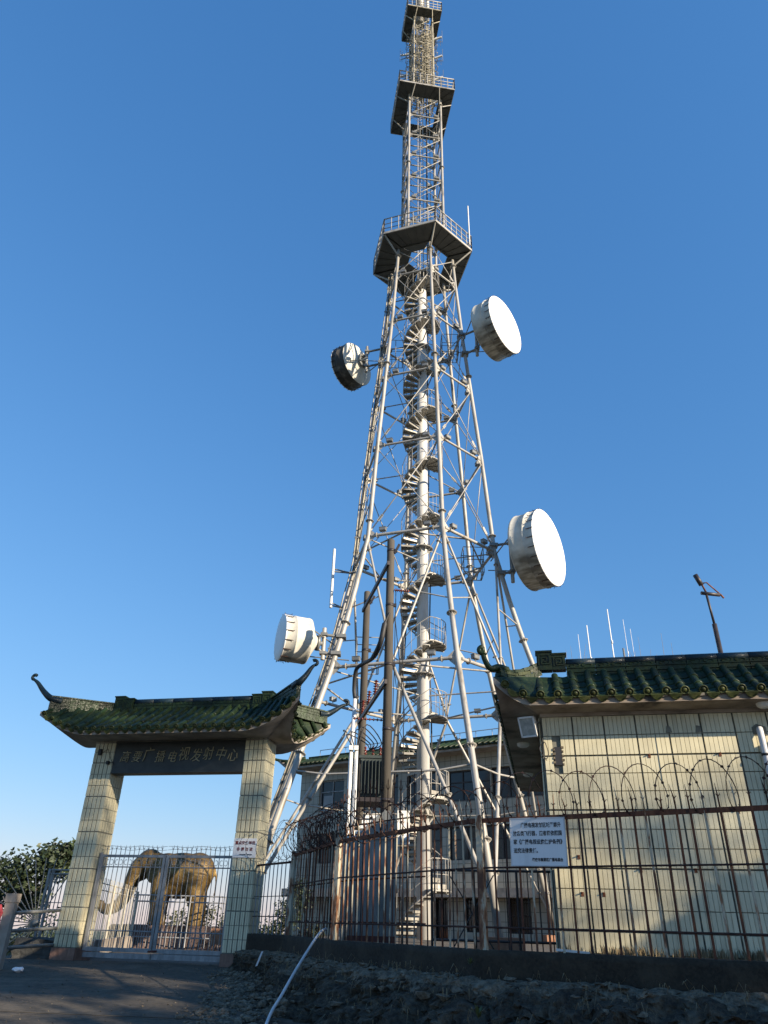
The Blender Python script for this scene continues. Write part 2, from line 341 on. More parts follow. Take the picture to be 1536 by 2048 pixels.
def axisM(p, q, r, r2=None):
    p, q = V3(p), V3(q); d = q - p; L = d.length; rot = d.to_track_quat('Z', 'Y').to_matrix().to_4x4()
    return Matrix.Translation(p) @ rot @ Matrix.Diagonal((r, r2 or r, L, 1))
def rod(name, p, q, r, mat, parent, n=8): return inst(name, unit('rod', mat, n), axisM(p, q, r), parent)
def frameM(o, x, y, z):
    Mx = Matrix((x, y, z)).transposed().to_4x4(); Mx.translation = o; return Mx
def boxo(name, c, sx, sy, sz, mat, parent, X=V3((1, 0, 0)), Y=V3((0, 1, 0)), Z=V3((0, 0, 1))):
    return inst(name, unit('box', mat), frameM(V3(c), X * sx, Y * sy, Z * sz), parent)
def flange(c, d, r, mat, parent):
    c = V3(c); rot = V3(d).to_track_quat('Z', 'Y').to_matrix().to_4x4()
    return inst('flange', unit('flange', mat, 16), Matrix.Translation(c) @ rot @ Matrix.Diagonal((r, r, r, 1)), parent)
def text_mesh(name, body, size, mat, ext=0.002, shear=0.0, align='LEFT', thick=0.0):
    cu_ = bpy.data.curves.new(name, 'FONT'); cu_.body = body; cu_.size = size; cu_.extrude = ext; cu_.shear = shear; cu_.align_x = align
    cu_.offset = thick; cu_.resolution_u = 3
    t = bpy.data.objects.new('tmp_text', cu_); COL.objects.link(t)
    dg = bpy.context.evaluated_depsgraph_get(); me = bpy.data.meshes.new_from_object(t.evaluated_get(dg))
    bpy.data.objects.remove(t); bpy.data.curves.remove(cu_)
    me.name = name; me.materials.clear(); me.materials.append(MT[mat]); return me
UP = V3((0, 0, 1))
GA = R(-12.3)
E1 = V3((math.cos(GA), math.sin(GA), 0)); AW = V3((-math.sin(GA), math.cos(GA), 0))     # along the fronts / away from the road
GO = V3((-6.476, 17.145, 0)); WO = V3((2.267, 10.264, 0))
def gp(u, v, z): return GO + E1 * u + AW * v + UP * z
def wp(u, v, z): return WO + E1 * u + AW * v + UP * z
def lerp(a, b, t): return a + (b - a) * t
def nz(p, s=1.0, seed=0.0): return noise.noise(V3(p) * s + V3((seed, seed * 1.7, seed * .6)))

# ------------------------------------------------------------------ ground
GATE_Z = 0.83
def road_z(y): return max(-0.6, min(0.05 * y, GATE_Z))
def grid(name, xs, ys, zf, mat, kind='structure'):
    m = MB(); vs = [(x, y, zf(x, y)) for y in ys for x in xs]; nx = len(xs)
    fs = [(j * nx + i, j * nx + i + 1, (j + 1) * nx + i + 1, (j + 1) * nx + i) for j in range(len(ys) - 1) for i in range(nx - 1)]
    m.add(vs, fs, True); return m.obj(name, mat, None, kind)
def frange(a, b, n): return [a + (b - a) * i / (n - 1) for i in range(n)]
grid('road', frange(-8.4, 14, 90), frange(-14, 17.2, 120), lambda x, y: road_z(y) + 0.012 * nz((x, y, 0), .9) + .02 * nz((x, y, 0), .25), 'road')
def hill_z(x, y):
    # flat hill top inside, slopes falling away outside
    ex = max(0, -8.3 - x, x - 48); ey = max(0, y - 52, -34 - y); d = math.hypot(ex, ey)
    base = 0.80 if y > 17 else road_z(y) - 0.05
    line = 9.32 - .614 * (x - 1.17) if x > 1.17 else 9.32 + (1.17 - x) * 2.16
    if x > -2.4: base = lerp(base, 1.12, max(0, min(1, (y - line - .8) / .9)))
    return base - 0.42 * d - 0.006 * d * d + .05 * nz((x, y, 0), .4)
xs = [-90, -60, -40, -28, -20, -16, -13] + frange(-11, 30, 62) + [34, 40, 48, 60, 80, 110]
ys = [-110, -80, -60, -45, -36, -30, -24, -19] + frange(-16, 54, 90) + [58, 64, 74, 90, 120]
grid('ground', xs, ys, lambda x, y: hill_z(x, y) - (0.12 if (-8.4 < x < 14 and -14 < y < 17.2) else 0.0), 'soil')
def far_terrain():
    m = MB(); rings = [110, 200, 350, 600, 1000, 1700, 2800, 4500, 7000, 12000]; n = 72; vs = []; fs = []
    for i, r in enumerate(rings):
        for k in range(n):
            a = 2 * math.pi * k / n; x, y = r * math.cos(a), r * math.sin(a)
            z = -75 - 110 * min(1, (r - 110) / 900) + (60 * nz((x, y, 0), .0012) + 25 * nz((x, y, 0), .004)) * min(1, r / 1500)
            vs.append((x, y + 15, z))
    for i in range(len(rings) - 1):
        for k in range(n): fs.append((i * n + k, i * n + (k + 1) % n, (i + 1) * n + (k + 1) % n, (i + 1) * n + k))
    m.add(vs, fs, True); m.obj('terrain', 'terrain', None, 'structure')
far_terrain()

# ------------------------------------------------------------------ fence line, retaining wall and rock bank
FA = R(-31.56); FD = V3((math.cos(FA), math.sin(FA), 0))
FP = [V3((-2.35, 16.25, 0)), V3((-1.52, 15.10, 0)), V3((-1.02, 13.65, 0)), V3((-0.56, 12.29, 0)), V3((-0.05, 11.35, 0)), V3((0.60, 10.22, 0)), V3((1.17, 9.32, 0))]
def poly_at(pts, step):
    out = []; d = 0.0; carry = 0.0
    for a, b in zip(pts[:-1], pts[1:]):
        L = (b - a).length; t = carry
        while t < L: out.append((a + (b - a) * (t / L), (b - a).normalized())); t += step
        carry = t - L
    return out
def smooth_path(pts, n=8):
    out = []
    for i in range(len(pts) - 1):
        p0, p1, p2, p3 = pts[max(i - 1, 0)], pts[i], pts[i + 1], pts[min(i + 2, len(pts) - 1)]
        for k in range(n):
            t = k / n
            out.append(0.5 * ((2 * p1) + (p2 - p0) * t + (2 * p0 - 5 * p1 + 4 * p2 - p3) * t * t + (3 * p1 - p0 - 3 * p2 + p3) * t ** 3))
    out.append(pts[-1].copy()); return out
ARC = smooth_path(FP[1:], 8)
STRAIGHT = [FP[-1] + FD * t for t in frange(0, 6.0, 40)][1:]
WALLP = [FP[0] + (FP[1] - FP[0]) * t for t in (0, .25, .5, .75)] + ARC + STRAIGHT
def outward(i, P):
    d = P[min(i + 1, len(P) - 1)] - P[max(i - 1, 0)]; d.normalize(); return V3((d.y, -d.x, 0))
# smoothed outward directions
OUT = [outward(i, WALLP) for i in range(len(WALLP))]
for _ in range(3): OUT = [(OUT[max(i - 1, 0)] + OUT[i] * 2 + OUT[min(i + 1, len(OUT) - 1)]).normalized() for i in range(len(OUT))]
OUT = [(-o if o.y > 0 and o.x > 0 else o) for o in OUT]
WTOP = 1.385
def strip(name, prof, mat, amp, sc, kind='structure', sub=5, flat=False, per=3):
    m = MB(); P = []; O = []
    for i in range(len(WALLP) - 1):
        for k in range(per):
            P.append(WALLP[i].lerp(WALLP[i + 1], k / per)); O.append(OUT[i].lerp(OUT[i + 1], k / per))
    pr = []
    for a, b in zip(prof[:-1], prof[1:]):
        for k in range(sub): pr.append((lerp(a[0], b[0], k / sub), lerp(a[1], b[1], k / sub), lerp(a[2], b[2], k / sub)))
    pr.append(prof[-1]); n = len(pr); vs = []
    L = len(P)
    for i, (p, o) in enumerate(zip(P, O)):
        f = min(1.0, i / (16.0 * per))         # near the gate the bank is low and narrow
        for (d, z, am) in pr:
            q = p + o * (d if d < .3 else .3 + (d - .3) * lerp(.08, 1, f)) + UP * z
            a_ = am * amp; cr_ = abs(nz(q, sc * 1.6, 21)) ; q = q + o * (a_ * (nz(q, sc, 3) + .5 * nz(q, sc * 2.7, 5) + .35 * nz(q, sc * 6, 9) + (.25 * nz(q, sc * 14, 2) if flat else 0) - (.5 * (.35 - cr_) if flat else 0))) + UP * (.6 * a_ * (nz(q, sc, 11) + .5 * nz(q, sc * 3.1, 8)))
            vs.append(q)
    m.add(vs, [(i * n + k, i * n + k + 1, (i + 1) * n + k + 1, (i + 1) * n + k) for i in range(L - 1) for k in range(n - 1)], not flat)
    return m.obj(name, mat, None, kind)
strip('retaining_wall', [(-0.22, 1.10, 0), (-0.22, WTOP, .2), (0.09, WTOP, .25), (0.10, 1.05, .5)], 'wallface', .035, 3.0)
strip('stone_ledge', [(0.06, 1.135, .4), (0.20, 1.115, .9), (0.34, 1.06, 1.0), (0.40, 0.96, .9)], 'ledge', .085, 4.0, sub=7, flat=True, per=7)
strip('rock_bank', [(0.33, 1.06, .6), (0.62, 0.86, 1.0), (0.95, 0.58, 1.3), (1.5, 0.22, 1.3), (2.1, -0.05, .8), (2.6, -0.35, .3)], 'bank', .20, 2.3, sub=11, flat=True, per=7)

def bank_stones():
    rnd = random.Random(5)
    base = []
    for q in range(4):
        m = MB(); bm = bmesh.new(); bmesh.ops.create_icosphere(bm, subdivisions=1, radius=1)
        vs = [v.co * (1 + .45 * rnd.uniform(-1, 1)) for v in bm.verts]; fs = [tuple(v.index for v in f.verts) for f in bm.faces]; bm.free()
        m.add(vs, fs); base.append((m.mesh('stone', 'ledge'), ))
    g = 'broken stones lying on the rock bank'
    for q in range(130):
        i = rnd.randrange(6, len(WALLP) - 14); p = WALLP[i].lerp(WALLP[i + 1], rnd.random()); o = OUT[i]
        d = rnd.choice([.16, .22, .3, .36, .5, .75, 1.0]); z = {.16: 1.14, .22: 1.12, .3: 1.09, .36: 1.03, .5: .95, .75: .76, 1.0: .56}[d]
        s = rnd.uniform(.022, .055) * (1.0 if d < .45 else 1.6)
        Mx = Matrix.Translation(p + o * d + UP * z) @ Matrix.Rotation(rnd.uniform(0, 6), 4, 'Z') @ Matrix.Rotation(rnd.uniform(-.4, .4), 4, 'X') @ Matrix.Diagonal((s * rnd.uniform(1, 2), s, s * rnd.uniform(.35, .7), 1))
        tag(inst('stone', base[q % 4][0], Mx), 'broken grey stone lying on the dark bank under the fence', 'stone', g)
bank_stones()
def shoulder_gravel():
    rnd = random.Random(15); bm = bmesh.new(); bmesh.ops.create_icosphere(bm, subdivisions=1, radius=1); V_ = [v.co.copy() for v in bm.verts]; F_ = [tuple(v.index for v in f.verts) for f in bm.faces]; bm.free(); m = MB()
    def edge(y): return -2.55 + (16.2 - y) * .115
    for q in range(1500):
        y = rnd.uniform(9.3, 16.0); x = edge(y) + abs(rnd.gauss(0, .55)) * rnd.choice([1, 1, 1, -.35]) + .15 * nz((0, y, 0), 1.3)
        if x > -1.0: continue
        s_ = rnd.choice([.010, .014, .02, .03, .05]) * rnd.uniform(.7, 1.4); z = road_z(y) + .02 * nz((x, y, 0), .25) + s_ * .15 + max(0, x - edge(y) - .3) * .22
        a = rnd.uniform(0, 6.28); ca, sa = math.cos(a), math.sin(a); k1, k2 = rnd.uniform(.6, 1.5), rnd.uniform(.35, .8)
        m.add([V3((x + (v.x * k1 * ca - v.y * sa) * s_, y + (v.x * k1 * sa + v.y * ca) * s_, z + v.z * k2 * s_)) * 1.0 for v in V_], F_)
    m.obj('gravel', 'ledge', None, 'stuff')
    m = MB()
    for q in range(800):
        y = rnd.uniform(9.3, 17.0); x = rnd.uniform(-7.6, -1.9); s_ = rnd.choice([.006, .008, .012, .018]) * rnd.uniform(.7, 1.3); z = road_z(y) + 0.012 * nz((x, y, 0), .9) + .02 * nz((x, y, 0), .25)
        m.add([V3((x + rnd.uniform(-1, 1) * s_, y + rnd.uniform(-1, 1) * s_, z - .002)), V3((x + s_ * 1.4, y + rnd.uniform(-.3, .3) * s_, z - .002)), V3((x + rnd.uniform(-.4, .4) * s_, y + s_, z - .002)), V3((x, y, z + s_ * .8))], [(0, 1, 3), (1, 2, 3), (2, 0, 3)])
    m.obj('road_grit', 'ledge', None, 'stuff')
shoulder_gravel()
def tufts(name, spots, mat, h, n, spread, label, cat, seed=1, kind=None):
    rnd = random.Random(seed); m = MB()
    for p in spots:
        for k in range(n):
            a = rnd.uniform(0, 6.28); b = p + V3((math.cos(a), math.sin(a), 0)) * rnd.uniform(0, spread); hh = h * rnd.uniform(.4, 1.1); w_ = hh * .035 + .002
            d = V3((rnd.uniform(-1, 1), rnd.uniform(-1, 1), 0)) * .35 * hh; t = V3((-d.y, d.x, 0)); t = t.normalized() * w_ if t.length > 0 else V3((w_, 0, 0))
            mid = b + d * .4 + UP * hh * .6; top = b + d + UP * hh * rnd.uniform(.75, 1)
            m.add([b - t, b + t, mid + t * .7, mid - t * .7, top], [(0, 1, 2, 3), (3, 2, 4)])
    o = m.obj(name, mat, None, kind)
    if label: tag(o, label, cat)
    return o
rr = random.Random(3)
tufts('dry_grass', [wp(rr.uniform(.05, 2.6), -rr.uniform(.02, .25), 1.34) for _ in range(90)], 'straw', .13, 9, .06, None, None, 2, 'stuff')
tufts('bank_grass', [WALLP[i] + OUT[i] * rr.uniform(.3, 1.6) + UP * 0 for i in [] ], 'straw', .1, 4, .05, None, None, 2, 'stuff') if False else None
def bank_tufts():
    rnd = random.Random(31); m = MB()
    for q in range(900):
        i = rnd.randrange(6, len(WALLP) - 10); p = WALLP[i].lerp(WALLP[i + 1], rnd.random()); o = OUT[i]; d = rnd.choice([.12, .25, .38, .5, .7, .9, 1.1, 1.3]); z = {.12: 1.13, .25: 1.10, .38: .99, .5: .94, .7: .79, .9: .61, 1.1: .47, 1.3: .34}[d]
        b = p + o * (d + rnd.uniform(-.05, .1)) + UP * (z + rnd.uniform(-.02, .05)); L = rnd.uniform(.05, .22); a = rnd.uniform(0, 6.28); dd = V3((math.cos(a), math.sin(a), 0)) * .5 * L + o * .5 * L; t = V3((-dd.y, dd.x, 0)).normalized() * .003
        mid = b + dd * .5 + UP * L * rnd.uniform(.1, .5); e = b + dd - UP * L * rnd.uniform(-.3, .8)
        m.add([b - t, b + t, mid + t, mid - t, e], [(0, 1, 2, 3), (3, 2, 4)])
    m.obj('dry_roots', 'straw', None, 'stuff')
bank_tufts()
def weed(p, s, label):
    rnd = random.Random(int(p[0] * 100)); m = MB()
    for k in range(16):
        a = rnd.uniform(0, 6.28); el = rnd.uniform(.2, 1.3); d = V3((math.cos(a) * math.cos(el), math.sin(a) * math.cos(el), math.sin(el)))
        b = V3(p) + UP * rnd.uniform(0, s * .5); t = d.cross(UP).normalized() * s * .16
        m.add([b, b + d * s * .5 + t, b + d * s, b + d * s * .5 - t], [(0, 1, 2, 3)])
    tag(m.obj('weed', 'weed', None, None, p), label, 'weed')

# ------------------------------------------------------------------ wall tile helper
_tm = {}
def tile_mesh(w_, h_, mat='tile'):
    k = (round(w_, 3), round(h_, 3), mat)
    if k not in _tm:
        m = MB(); b = .0022; d = .012; W2, H2 = w_ / 2, h_ / 2
        vs = [(-W2, 0, -H2), (W2, 0, -H2), (W2, 0, H2), (-W2, 0, H2), (-W2 + b, -d, -H2 + b), (W2 - b, -d, -H2 + b), (W2 - b, -d, H2 - b), (-W2 + b, -d, H2 - b)]
        m.add([V3(v) for v in vs], [(4, 5, 6, 7), (0, 1, 5, 4), (1, 2, 6, 5), (2, 3, 7, 6), (3, 0, 4, 7)])
        _tm[k] = m.mesh('wall_tile', mat)
    return _tm[k]

# ------------------------------------------------------------------ roof helpers
def barrel_mesh(r, L, mat='green'):
    m = MB(); n = 8; vs = []; fs = []
    prof = [(0, r * .90), (L * .93, r), (L * .93, r * 1.1), (L, r * 1.1), (L, r * .8)]
    for (y, rad) in prof:
        for k in range(n + 1):
            a = math.pi * (k / n) * 1.16 - math.pi * .08; vs.append((-rad * math.cos(a), y, rad * math.sin(a)))
    for i in range(len(prof) - 1):
        for k in range(n): fs.append((i * (n + 1) + k, i * (n + 1) + k + 1, (i + 1) * (n + 1) + k + 1, (i + 1) * (n + 1) + k))
    m.add([V3(v) for v in vs], fs, True); return m.mesh('barrel_tile', mat)
def cap_mesh(r):
    m = MB(); m.lathe([(r, 0), (r, .018), (r * .82, .022), (r * .78, .012), (r * .5, .012), (r * .45, .02), (r * .12, .022)], (0, 0, 0), (0, 1, 0), 14, True, True)
    return m.mesh('tile_end_cap', 'green_lip')
def drip_mesh(w_, h_):
    m = MB(); n = 9; top = []; bot = []
    for k in range(n):
        t = -1 + 2 * k / (n - 1); top.append(V3((t * w_ / 2, 0, -.012 * (1 - t * t)))); bot.append(V3((t * w_ / 2, .01, -.012 - h_ * (1 - abs(t) ** 2.2))))
    poly = top + bot[::-1]; m.prism(poly, (0, .014, 0))
    for k in range(1, n - 1):        # raised rim
        m.bar(bot[k] + V3((0, .02, .012)), bot[k + 1 if k < n - 2 else k] + V3((0, .02, .012)) if k < n - 2 else bot[k] + V3((.001, .02, .012)), .008)
    m.box((0, .018, -h_ * .42), w_ * .3, .01, h_ * .3)
    return m.mesh('drip_tile', 'green_lip')
def pan_mesh(w_, L):
    m = MB(); n = 6; vs = []; fs = []
    for (y, dz) in ((0, 0), (L, .018), (L, .004)):
        for k in range(n + 1):
            t = -1 + 2 * k / n; vs.append(V3((t * w_ / 2, y + (.018 * (1 - t * t) if y else 0), dz + .03 * t * t - .03)))
    for i in range(2):
        for k in range(n): fs.append((i * (n + 1) + k, i * (n + 1) + k + 1, (i + 1) * (n + 1) + k + 1, (i + 1) * (n + 1) + k))
    m.add(vs, fs, True); return m.mesh('pan_tile', 'green')
def slope_frame(top, eave, lateral):
    y = (eave - top).normalized(); x = (lateral - y * lateral.dot(y)).normalized(); z = x.cross(y)
    if z.z < 0: x = -x; z = x.cross(y)
    return x, y, z
def roof_rows(parent, rows, lateral, r, ntile, pans=0, sag=.03, capscale=1.0):
    """rows: list of (top, eave) points. Builds barrel tiles with end caps, drip tiles and pan tiles between them."""
    def pt(t, e, s): q = t.lerp(e, s); q.z -= sag * 4 * s * (1 - s); return q
    cm, _jr = cap_mesh(r * 1.12), random.Random(len(rows)); mo = MB()
    _b = {}
    for i, (t, e) in enumerate(rows):
        L = (e - t).length; n = max(1, round(ntile * min(1, L / (rows[len(rows) // 2][0] - rows[len(rows) // 2][1]).length + .1)))
        for k in range(n):
            a = pt(t, e, k / n); b = pt(t, e, (k + 1) / n); x, y, z = slope_frame(a, b, lateral); LL = round((b - a).length * 1.06, 2)
            if (LL,) not in _b: _b[(LL,)] = barrel_mesh(r, LL)
            ja, jb = _jr.uniform(-.035, .035), _jr.uniform(-.03, .03); x2 = (x + y * ja).normalized(); y2 = (y - x * ja + z * jb * .5).normalized()
            inst('barrel_tile', _b[(LL,)], frameM(a + z * (.012 + .004 * (n - k) + _jr.uniform(-.004, .004)) + x * _jr.uniform(-.004, .004), x2, y2, x2.cross(y2)), parent)
        inst('tile_end_cap', cm, frameM(b + z * (.012 + r * .35) + y * .012, x, y, z), parent)
    for i in range(len(rows) - 1):
        (t0, e0), (t1, e1) = rows[i], rows[i + 1]; t = (t0 + t1) / 2; e = (e0 + e1) / 2; lat = (e1 - e0); wv = lat.length
        x, y, z = slope_frame(pt(t, e, .7), e, lat)
        inst('drip_tile', drip_mesh_c(round(wv * .74, 2), r * 1.5), frameM(e + y * .015, x, y, z), parent)
        for q_ in range(3):
            c_ = e + lat * _jr.uniform(-.45, .45) - UP * .035 - y * _jr.uniform(0, .03); sz = _jr.uniform(.015, .04); bm_ = [V3((_jr.uniform(-1, 1), _jr.uniform(-1, 1), _jr.uniform(-.6, .6))) * sz for _ in range(4)]
            mo.box(c_, sz * 2, sz * 1.2, sz, (x + UP * _jr.uniform(-.3, .3)).normalized(), y, z)
        for k in range(pans):
            a = pt(t, e, k / pans); b = pt(t, e, (k + 1) / pans); x, y, z = slope_frame(a, b, lat); LL = round((b - a).length * 1.05, 2)
            inst('pan_tile', pan_mesh_c(round(wv * .8, 2), LL), frameM(a + z * .012, x, y, z), parent)
    mo.obj('mortar', 'mortar', parent, 'stuff')
_dc = {}
def drip_mesh_c(w_, h_):
    k = ('d', w_, round(h_, 3))
    if k not in _dc: _dc[k] = drip_mesh(w_, h_)
    return _dc[k]
def pan_mesh_c(w_, L):
    k = ('p', w_, L)
    if k not in _dc: _dc[k] = pan_mesh(w_, L)
    return _dc[k]
def ruled(m, A, B, smooth=True):
    n = len(A); m.add(list(A) + list(B), [(i, i + 1, n + i + 1, n + i) for i in range(n - 1)], smooth)
def horn_curve(pts, r0_, r1_, mb, curl=.06):
    P = smooth_path([V3(p) for p in pts], 6); n = len(P)
    mb.tube(P, [lerp(r0_, r1_, (i / (n - 1)) ** .8) for i in range(n)], 8)
    t = P[-1]; d = (P[-1] - P[-3]).normalized(); s = V3((d.x, d.y, 0)); s = s.normalized() if s.length > .1 else E1
    mb.tube([t + s * (curl * math.sin(a)) + UP * (curl * .9 * (1 - math.cos(a)) - 0) for a in frange(0, 3.9, 9)], [r1_ * 1.25] * 6 + [r1_ * 1.4] * 3, 7)
def ridge(parent, p, q, h, th, seg, name='ridge_tile'):
    """ornamented glazed ridge, one piece per segment with open joints, scroll relief and a blue cap roll"""
    p, q = V3(p), V3(q); L = (q - p).length; d = (q - p) / L; side = d.cross(UP).normalized(); n = max(1, round(L / seg)); s = L / n
    m = MB()
    m.box((s / 2, 0, h * .5), s - .012, th, h); m.box((s / 2, 0, h * .30), s - .004, th + .03, .02); m.box((s / 2, 0, h * .62), s - .004, th + .026, .014)
    for sg in (-1, 1):               # scroll relief in the upper band
        for c0 in (.25, .75):
            pts = [(s * c0 + (.012 + .0075 * a) * math.cos(a * 1.0 + (0 if c0 < .5 else 3.14)) * 1.5, sg * (th / 2 + .004), h * .80 + (.006 + .0045 * a) * math.sin(a)) for a in frange(0.3, 7.5, 14)]
            m.tube(pts, .0065, 4)
    me = m.mesh(name, 'green')
    m2 = MB(); m2.tube([(0.003, 0, h + .012), (s - .003, 0, h + .012)], th * .62, 10); mc = m2.mesh('ridge_cap', 'green_blue')
    for i in range(n):
        Mx = frameM(p + d * (i * s), d, -side if False else UP.cross(d), UP)
        o = inst(name, me, Mx, parent); inst('ridge_cap', mc, Mx, o)
def fret_block(parent, c, X, Y, w_, h_, th):
    """ridge-end block of two stepped box tiles with a square-spiral key relief on both faces"""
    m = MB()
    def spiral(cx, cz, s, sy):
        a = s * .5; path = [(-a, -a), (-a, a), (a, a), (a, -a * .75), (-a * .5, -a * .75), (-a * .5, a * .5), (a * .5, a * .5), (a * .5, -a * .3), (0, -a * .3)]
        for (x0, z0), (x1, z1) in zip(path[:-1], path[1:]):
            m.bar(V3(c) + X * (cx + x0) + Y * sy + UP * (cz + z0), V3(c) + X * (cx + x1) + Y * sy + UP * (cz + z1), s * .11, .02, UP if abs(x1 - x0) > abs(z1 - z0) else X)
    a = w_ * .52; b = w_ * .48
    m.box(V3(c) + X * (-w_ / 2 + a / 2) + UP * (h_ / 2), a, th, h_, X, Y, UP)
    m.box(V3(c) + X * (w_ / 2 - b / 2) + UP * (h_ * .42), b - .006, th * .94, h_ * .84, X, Y, UP)
    m.box(V3(c) + X * (-w_ / 2 + a / 2) + UP * (h_ + .012), a + .03, th + .03, .028, X, Y, UP)
    m.box(V3(c) + X * (w_ / 2 - b / 2 + .01) + UP * (h_ * .84 + .012), b + .02, th + .02, .026, X, Y, UP)
    for sg in (-1, 1):
        spiral(-w_ / 2 + a / 2, h_ * .55, a * .72, sg * (th / 2 + .004)); spiral(w_ / 2 - b / 2, h_ * .45, b * .70, sg * (th * .47 + .004))
    return m.obj('ridge_block', 'green', parent)

# ------------------------------------------------------------------ guard house on the right
def guard_house():
    g = empty('guard_house', wp(0, 0, 1.38), 'cream tiled guard house with green glazed eaves behind the barbed wire fence', 'building')
    m = MB(); zb, zt = 0.9, 4.22
    for a, b, c_, d in ((0, 4.0, .0, 6.6), ):
        pass
    ft = .014
    m.box(wp(2.0, 3.3, (zb + zt) / 2), 4.0 - 2 * ft, 6.6 - 2 * ft, zt - zb, E1, AW, UP)
    m.box(wp(5.5, 2.98, (zb + zt) / 2), 3.0 - .01, 7.24, zt - zb, E1, AW, UP)      # unseen wing, added stepping forward to shade the wall's right end
    m.obj('wall', 'grout', g)
    m = MB(); m.box(wp(3.5, 3.6, 4.40), 6.9, 6.4, .36, E1, AW, UP); m.obj('roof_deck', 'concrete', g)
    m = MB(); m.box(wp(2.0, -.012, 4.215), 3.96, .05, .05, E1, AW, UP); m.obj('cornice', 'gate_concrete', g)
    # wall tiles: courses of three between the wide joints, seven tiles between the upright joints
    rowz = []
    for zj, nrow, h in ((3.655, 2, .262), (2.965, 3, .226), (2.275, 3, .226), (1.585, 3, .226), (1.345, 1, .226)):
        for k in range(nrow): rowz.append((zj + .012 + h * (k + .5), h - .007))
    pieces = []; jw = .42
    u = 0.03; j = 0
    while u < 3.98:
        for (zc, h) in rowz:
            for k in range(7):
                uc = u + .009 + (jw - .018) * (k + .5) / 7
                if uc + .028 > 3.99: continue
                if .16 < uc < .29 and 3.52 < zc < 3.80: continue
                pieces.append((uc, zc, h))
        u += jw
    w1 = (jw - .018) / 7 - .0013
    vis = [p for p in pieces if p[0] < 2.95]; vis.sort(key=lambda p: -(p[0] + .02 * p[1])); near = set(vis[:300])
    st = MB()
    rnd = random.Random(2)
    for (uc, zc, h) in pieces:
        if (uc, zc, h) in near:
            inst('tile', tile_mesh(w1, h), frameM(wp(uc, -.0005 + ft * 0 + rnd.uniform(-.0012, .0012), zc) + AW * .014 * 0, E1, AW, UP), g)
        else:
            b = tile_mesh(w1, h); Mx = frameM(wp(uc, -.0005 + rnd.uniform(-.001, .001), zc), E1, AW, UP)
            st.add([Mx @ v.co for v in b.vertices], [tuple(p.vertices) for p in b.polygons])
    st.obj('tile_field', 'tile', g, 'stuff')
    # left side wall tiles (plain large courses, seen only from the side)
    sm = MB()
    for (zc, h) in rowz:
        for k in range(16): sm.box(wp(-.002, .24 + k * .41, zc), .4, .012, h, AW, E1, UP)
    sm.obj('side_tile_field', 'tile', g, 'stuff')
    # eave: front and left, corner swept up
    def lift(t): return .30 * max(0, t) ** 1.6
    us = [-.58, -.5, -.42, -.34, -.26, -.18, -.10, 0, .2, .5, 1, 2, 3, 4, 5, 6.9]
    def EF(u): return wp(u, -.45 - .06 * max(0, (-.1 - u) / .48) ** 2, 4.25 + lift((-.1 - u) / .48))
    vs = [-.51, -.4, -.3, -.2, -.1, 0, .2, .6, 1.5, 3, 5, 6.8]
    def EL(v): return wp(-.52 - .06 * max(0, (-.05 - v) / .46) ** 2, v, 4.25 + lift((-.05 - v) / .46))
    m = MB()
    F = [EF(u) for u in us]; Lf = [EL(v) for v in vs]; Lf[0] = F[0].copy()
    inF = [wp(max(u, 0), 0, 4.235) for u in us]; inL = [wp(0, max(v, 0), 4.235) for v in vs]
    ruled(m, F, inF); ruled(m, Lf, inL)
    th = .10
    F2 = [p + UP * th for p in F]; L2 = [p + UP * th for p in Lf]
    ruled(m, F, F2, False); ruled(m, Lf, L2, False)
    RU0, RV, RZ = .42, .28, 4.84
    bed = MB()
    topF = [wp(max(u, RU0) if u > RU0 else lerp(-.58, RU0, (u + .58) / (RU0 + .58)), lerp(-.51, RV, min(1, (u + .58) / (RU0 + .58))), lerp(F2[0].z, RZ, min(1, (u + .58) / (RU0 + .58)))) for u in us]
    ruled(bed, F2, topF)
    def hipL(v): s = min(1, (v + .51) / (RV + .51 + .5)); return wp(lerp(-.58, RU0 - .1, s), v if s < 1 else v, lerp(F2[0].z, RZ, s))
    topL = [hipL(v) for v in vs]; ruled(bed, L2, topL); bed.obj('tile_bed', 'green', g)
    m.obj('eave_slab', 'concrete', g)
    # roof tiles
    rows = []
    for k in range(31):
        u = -.42 + .2335 * k
        e = EF(u) + UP * (th + .015) - AW * .02
        s = min(1, (u + .58) / (RU0 + .58)); t = wp(u, lerp(-.47, RV - .06, s), lerp(e.z + .04, RZ + .02, s))
        rows.append((t, e))
    roof_rows(g, rows, E1, .053, 3, 4, .03)
    rowsL = []
    for k in range(27):
        v = -.2 + .26 * k; e = EL(v) + UP * (th + .015) - E1 * .02; s = min(1, (v + .51) / 1.2)
        rowsL.append((wp(lerp(-.5, .3, s), v, lerp(e.z + .03, RZ, s)), e))
    roof_rows(g, rowsL, AW, .053, 2, 0, .02)
    ridge(g, wp(.46, RV, RZ), wp(6.8, RV, RZ), .20, .10, .43)
    fret_block(g, wp(.25, RV, RZ + .10), E1, AW, .42, .27, .16)
    # hip ridge with courses of glazed blocks, then the curled horn
    hp = smooth_path([wp(.06, RV, 4.90), wp(-.14, .10, 4.78), wp(-.36, -.16, 4.70), wp(-.52, -.36, 4.72)], 5)
    nseg = len(hp) - 1
